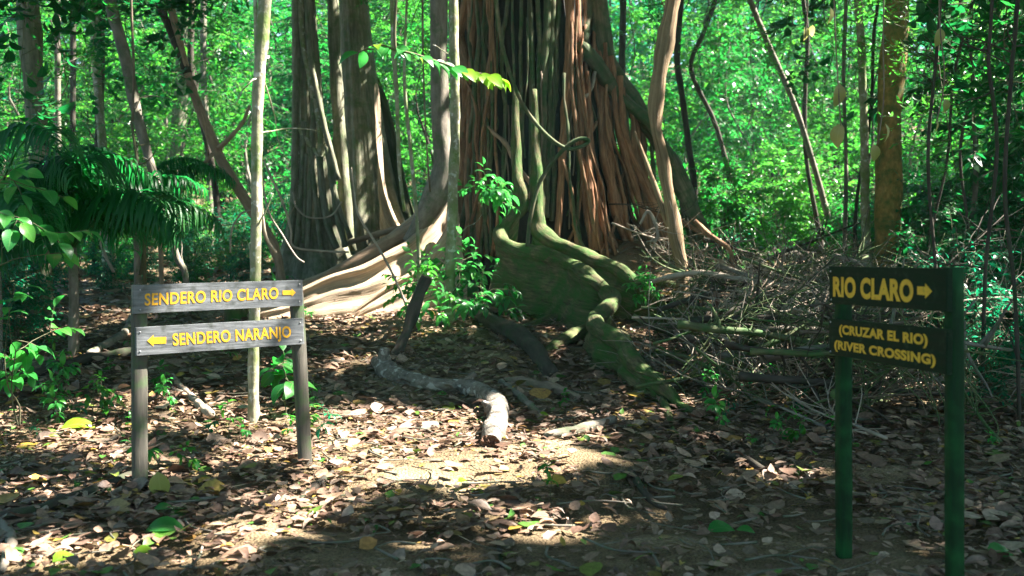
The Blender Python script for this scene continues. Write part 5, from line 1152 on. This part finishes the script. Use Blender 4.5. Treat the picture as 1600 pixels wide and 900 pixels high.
proto('y3', "young_tree", "young tree with dark drooping leaves", "tree", gt_, grow(7, 5.8, 1, 0, .045, 30, 1.3, 6, .5, 7, .21, T_FAR, .12, 1.0, lean=(-.06, .03)), M['leaf_dark'], M['bark_grey'], ("trunk", "crown"))
proto('h1', "forest_tree", "tall far tree with a broad teal-green crown", "tree", gh_, grow(8, 13, 1, 0, .14, 46, 2.8, 7, .9, 8, .30, T_FAR, .12, .5), M['leaf_teal'], M['bark_grey'], ("trunk", "crown"))
proto('h2', "forest_tree", "tall far tree with a sunlit green crown", "tree", gh_, grow(9, 12, 1, 0, .13, 46, 2.7, 7, .9, 8, .30, T_FAR, .10, .6, lean=(.04, 0)), M['leaf_bright'], M['bark_dark'], ("trunk", "crown"))
proto('h3', "forest_tree", "tall far tree with a dense mid-green crown", "tree", gh_, grow(10, 14, 1, 0, .15, 48, 2.9, 7, .95, 8, .32, T_FAR, .10, .6), M['leaf_mid'], M['bark_grey'], ("trunk", "crown"))
def bush(key, x, y, sc, r, where):
    e = PRO[key]; loc = (x, y, float(gz(x, y)) - .04)
    sc3 = (sc * r.uniform(.9, 1.15), sc * r.uniform(.9, 1.15), sc)
    if not e[1]: o = e[0]; put(o, loc, r.uniform(0, 6.28), sc3, (r.normal() * .05, r.normal() * .05)); e[1] = True
    else: o = copy_thing(e[0], loc, r.uniform(0, 6.28), sc3, tilt=(r.normal() * .05, r.normal() * .05))
    o["label"] = e[2] + " " + where; return o
def fill():
    r = np.random.default_rng(123); placed = []
    def free(x, y, m):
        for (a, b) in placed:
            if (a - x) ** 2 + (b - y) ** 2 < m * m: return False
        if abs(x - .6) < 3.2 and 12.5 < y < 18.5: return False
        return True
    def scatter(n, xr, yr, keys, sc, m, where, cond=None):
        k = 0; tries = 0
        while k < n and tries < n * 40:
            tries += 1; y = r.uniform(*yr); u = r.uniform(*xr); x = u * y
            if cond and not cond(x, y, 800 + F * u): continue
            if not free(x, y, m): continue
            placed.append((x, y)); bush(keys[int(r.integers(0, len(keys)))], x, y, r.uniform(*sc), r, where); k += 1
    # thicket at the right edge, near
    scatter(10, (.40, .56), (8.5, 15), ['s3', 's4', 's3', 's4'], (.5, .9), .8, "in the thicket at the right edge", lambda x, y, p: p > 1455)
    scatter(10, (.36, .55), (15, 22), ['s3', 's1', 's4', 's3'], (.9, 1.3), .9, "behind the thicket at the right", lambda x, y, p: p > 1410)
    scatter(12, (.40, .58), (12, 20), ['y3'], (.8, 1.15), 1.0, "over the thicket at the right edge", lambda x, y, p: p > 1450)
    scatter(5, (-.58, -.46), (10, 16), ['s3', 's4', 's4'], (.5, .9), .9, "at the left edge of the clearing", lambda x, y, p: p < 60)
    # right edge of the clearing, sunlit
    scatter(24, (.17, .42), (17.5, 26), ['s1', 's2', 's2', 's4'], (.7, 1.25), 1.0, "in the sunlit bank right of the fig", lambda x, y, p: not (1150 < p < 1330 and y < 24) and p > 1080)
    scatter(16, (-.55, -.24), (19, 27), ['s1', 's2', 's3', 's4'], (.6, 1.1), 1.1, "along the back of the left floor", lambda x, y, p: p < 430)
    scatter(14, (-.50, -.22), (15.5, 21), ['s2', 's4', 's1'], (.3, .6), .8, "low behind the left trail sign", lambda x, y, p: not 380 < p < 470)
    scatter(20, (-.24, .16), (21.5, 30), ['s1', 's2', 's4'], (.8, 1.4), 1.1, "glimpsed between the great trunks")
    scatter(30, (.1, .58), (25, 33), ['y2', 's2', 'y1', 's1'], (.75, 1.1), 1.3, "on the bright slope at the right")
    scatter(34, (-.58, .1), (25, 34), ['y1', 'y2', 'y3', 's1'], (.75, 1.15), 1.3, "on the slope at the left")
    scatter(62, (-.6, .6), (33, 45), ['y1', 'y2', 'y2', 'y3'], (1.1, 1.6), 1.4, "higher on the slope")
    scatter(80, (-.62, .62), (45, 66), ['h1', 'h2', 'h3'], (.8, 1.15), 2.1, "above the clearing")
    # the forest also stands beside and behind the viewpoint
    def ring(n, xr, yr, keys, sc, where):
        for _ in range(n):
            x, y = r.uniform(*xr), r.uniform(*yr)
            if abs(x) < .62 * y + 1.5: continue
            bush(keys[int(r.integers(0, len(keys)))], x, y, r.uniform(*sc), r, where)
    ring(34, (12, 27), (-8, 26), ['y1', 'y3', 's3', 'y3'], (1.0, 1.3), "beyond the right edge of the clearing")
    ring(26, (-26, -9), (-6, 22), ['h3', 'y1', 'y3', 'h1'], (.7, 1.0), "beyond the left edge of the clearing")
    ring(26, (-18, 18), (-20, -5), ['h3', 'h1', 'y3'], (.7, 1.0), "behind the viewpoint")
fill()
def far_forest():
    r = np.random.default_rng(5); g = Geo(); n = 26000
    cx = r.uniform(-56, 56, 420); cyy = r.uniform(66, 84, 420); ch = r.uniform(2, 13, 420)
    k = r.integers(0, 420, n); q = np.stack([cx[k], cyy[k], gz(cx[k], cyy[k]) + ch[k]], -1) + r.normal(size=(n, 3)) * np.array([2.0, 1.6, 1.3])
    d = r.normal(size=(n, 3)); d[:, 2] -= .4
    leaves(g, T_FAR, q, d, np.array([0, -.5, 1.]) + r.normal(size=(n, 3)) * .5, r.uniform(.5, 1.0, n), 1.2)
    tag(g.build("far_forest", M['leaf_teal'], None), "hazy blue-green mass of forest closing the view", kind="stuff")
far_forest()

# ------------------------------------------------------------------ LEAF LITTER
def litter():
    r = np.random.default_rng(17); g = Geo()
    tp = [leaf_tpl(4, .26, .10, .05), leaf_tpl(4, .30, -.08, .03, bw=.03), leaf_tpl(4, .20, .26, .09, twist=.7), leaf_tpl(4, .36, .06, .08), leaf_tpl(4, .17, -.16, .05, twist=-.6), leaf_tpl(3, .42, .05, .05, bw=.15)]
    def band(n, y0, y1, s0, s1):
        y = r.uniform(y0, y1, n); x = r.uniform(-.60, .60, n) * y
        # bare trodden patches
        bare = np.zeros(n)
        for (px, py, w, h, a) in [(720, 745, 190, 28, .95), (620, 775, 130, 24, .8), (1000, 800, 230, 45, .85), (1240, 830, 170, 60, .85), (900, 865, 240, 45, .8), (640, 860, 140, 40, .65), (1130, 760, 120, 30, .6)]:
            c = G(px, py); sx = w * c[1] / F; sy = (G(px, py - h)[1] - G(px, min(py + h, 899))[1]) / 2
            bare = np.maximum(bare, a * np.exp(-((x - c[0]) / sx) ** 2 - ((y - c[1]) / sy) ** 2))
        kp = r.random(n) > bare; x, y = x[kp], y[kp]; n = len(x)
        s = r.uniform(s0, s1, n) * r.choice([.3, .6, 1, 1.45], n, p=[.22, .33, .35, .10]); az = r.uniform(0, 6.28, n); tl = np.abs(r.normal(size=n)) * .20
        d = np.stack([np.cos(az), np.sin(az), r.normal(size=n) * .22], -1)
        nn = np.stack([r.normal(size=n) * tl * 1.4, r.normal(size=n) * tl * 1.4, np.ones(n)], -1)
        p = np.stack([x, y, gz(x, y) + .012 + .045 * r.random(n) ** 2], -1)
        which = r.integers(0, len(tp), n)
        for i, t in enumerate(tp):
            m = which == i; leaves(g, t, p[m], d[m], nn[m], s[m], r.uniform(.75, 1.25, m.sum()))
    band(5600, 2.8, 5.2, .05, .115)
    band(16000, 5.2, 8.5, .05, .115)
    band(20000, 8.5, 14, .06, .14)
    band(14000, 14, 27, .10, .22)
    tag(g.build("leaf_litter", M['litter'], None), "brown dead leaves carpeting the forest floor", kind="stuff")
    g = Geo()
    for k in range(900):
        y = r.uniform(3, 15); x = r.uniform(-.56, .56) * y; a = r.uniform(0, 6.28); L = r.uniform(.08, .45); c = np.array([x, y, float(gz(x, y)) + .025])
        dv = np.array([math.cos(a), math.sin(a), 0]); b = np.cross(dv, [0, 0, 1]) * r.normal() * .05
        q = [c - dv * L / 2, c + b + np.array([0, 0, .012]), c + dv * L / 2]
        q = [np.array([v[0], v[1], float(gz(v[0], v[1])) + .022 + .02 * r.random()]) for v in q]
        sweep(g, q, np.array([.005, .004, .0025]) * r.uniform(.5, 1.6), 5, 3)
    tag(g.build("twig_litter", M['bark_grey'], None), "small broken twigs strewn over the leaf litter", kind="stuff")
litter()

# ------------------------------------------------------------------ LEAFY BRANCHES HANGING INTO THE TOP OF THE FRAME
def overhang():
    r = np.random.default_rng(808); pr = []
    for i in range(3):
        gp = grow(700 + i, 3.6, 1, 0, .014, [13, 16, 11][i], .75, 4, .34, 6, [.15, .12, .19][i], [T_MID, T_MID, T_BROAD][i], .42, -.55, [.7, .6, .9][i], rise=-.1)
        # turned over: the stem comes down from the canopy
        for g in gp: g.V = [v * np.array([1, -1, -1]) + np.array([0, 0, 3.6]) for v in g.V]
        st = Geo(); sweep(st, [(0, 0, 3.55), (.1, .05, 5.5), (-.05, 0, 8)], [.014, .018, .022], 6, 4); gp[0].add(np.concatenate(st.V), np.concatenate(st.Fq), np.concatenate(st.Ft), bark=np.concatenate(st.B))
        pr.append(plant("hanging_branch", "", "branch", "leafy branches hanging from the canopy", gp, [M['leaf_mid'], M['leaf_bright'], M['leaf_dark']][i], M['stem']))
    lab = ["leafy branch hanging from the canopy with mid-green leaves", "leafy branch hanging from the canopy with bright small leaves", "leafy branch hanging from the canopy with broad dark leaves"]
    first = [True] * 3
    for (px, py, d) in [(30, 150, 11), (105, 190, 13), (150, 120, 15), (215, 210, 16), (255, 110, 14), (320, 150, 18), (365, 90, 17), (455, 120, 21), (505, 60, 22), (650, 160, 20), (622, 90, 19), (1010, 60, 20), (1105, 120, 19), (1180, 170, 18), (1235, 90, 16), (1290, 210, 17), (1330, 120, 15), (1445, 170, 12), (1480, 260, 11), (1530, 150, 10), (1570, 240, 9.5), (1600, 120, 9), (1420, 90, 14), (1555, 60, 12), (-10, 60, 9), (70, 60, 12)]:
        i = int(r.integers(0, 3)); p = P(px, py, d)
        if first[i]: o = pr[i]; put(o, p, r.uniform(0, 6.28), r.uniform(.8, 1.1)); first[i] = False
        else: o = copy_thing(pr[i], p, r.uniform(0, 6.28), r.uniform(.75, 1.15))
        o["label"] = lab[i]
overhang()
# ------------------------------------------------------------------ HAZE
def haze(density):
    m = bpy.data.materials.new("forest_haze"); m.use_nodes = True; nt = m.node_tree; nt.nodes.clear()
    o = nt.nodes.new("ShaderNodeOutputMaterial"); v = nt.nodes.new("ShaderNodeVolumePrincipled")
    v.inputs["Color"].default_value = (.45, .92, .90, 1); v.inputs["Density"].default_value = density; v.inputs["Anisotropy"].default_value = .2
    nt.links.new(v.outputs[0], o.inputs["Volume"])
    x0, x1, y0, y1, z0, z1 = -85, 85, -28, 115, -1.6, 42
    V = [(x0, y0, z0), (x1, y0, z0), (x1, y1, z0), (x0, y1, z0), (x0, y0, z1), (x1, y0, z1), (x1, y1, z1), (x0, y1, z1)]
    g = Geo(); g.add(V, [(0, 3, 2, 1), (4, 5, 6, 7), (0, 1, 5, 4), (1, 2, 6, 5), (2, 3, 7, 6), (3, 0, 4, 7)])
    tag(g.build("haze", m, None, smooth=False), "pale humid haze hanging in the forest", kind="stuff")
HAZE = 0.0007
if HAZE: haze(HAZE)
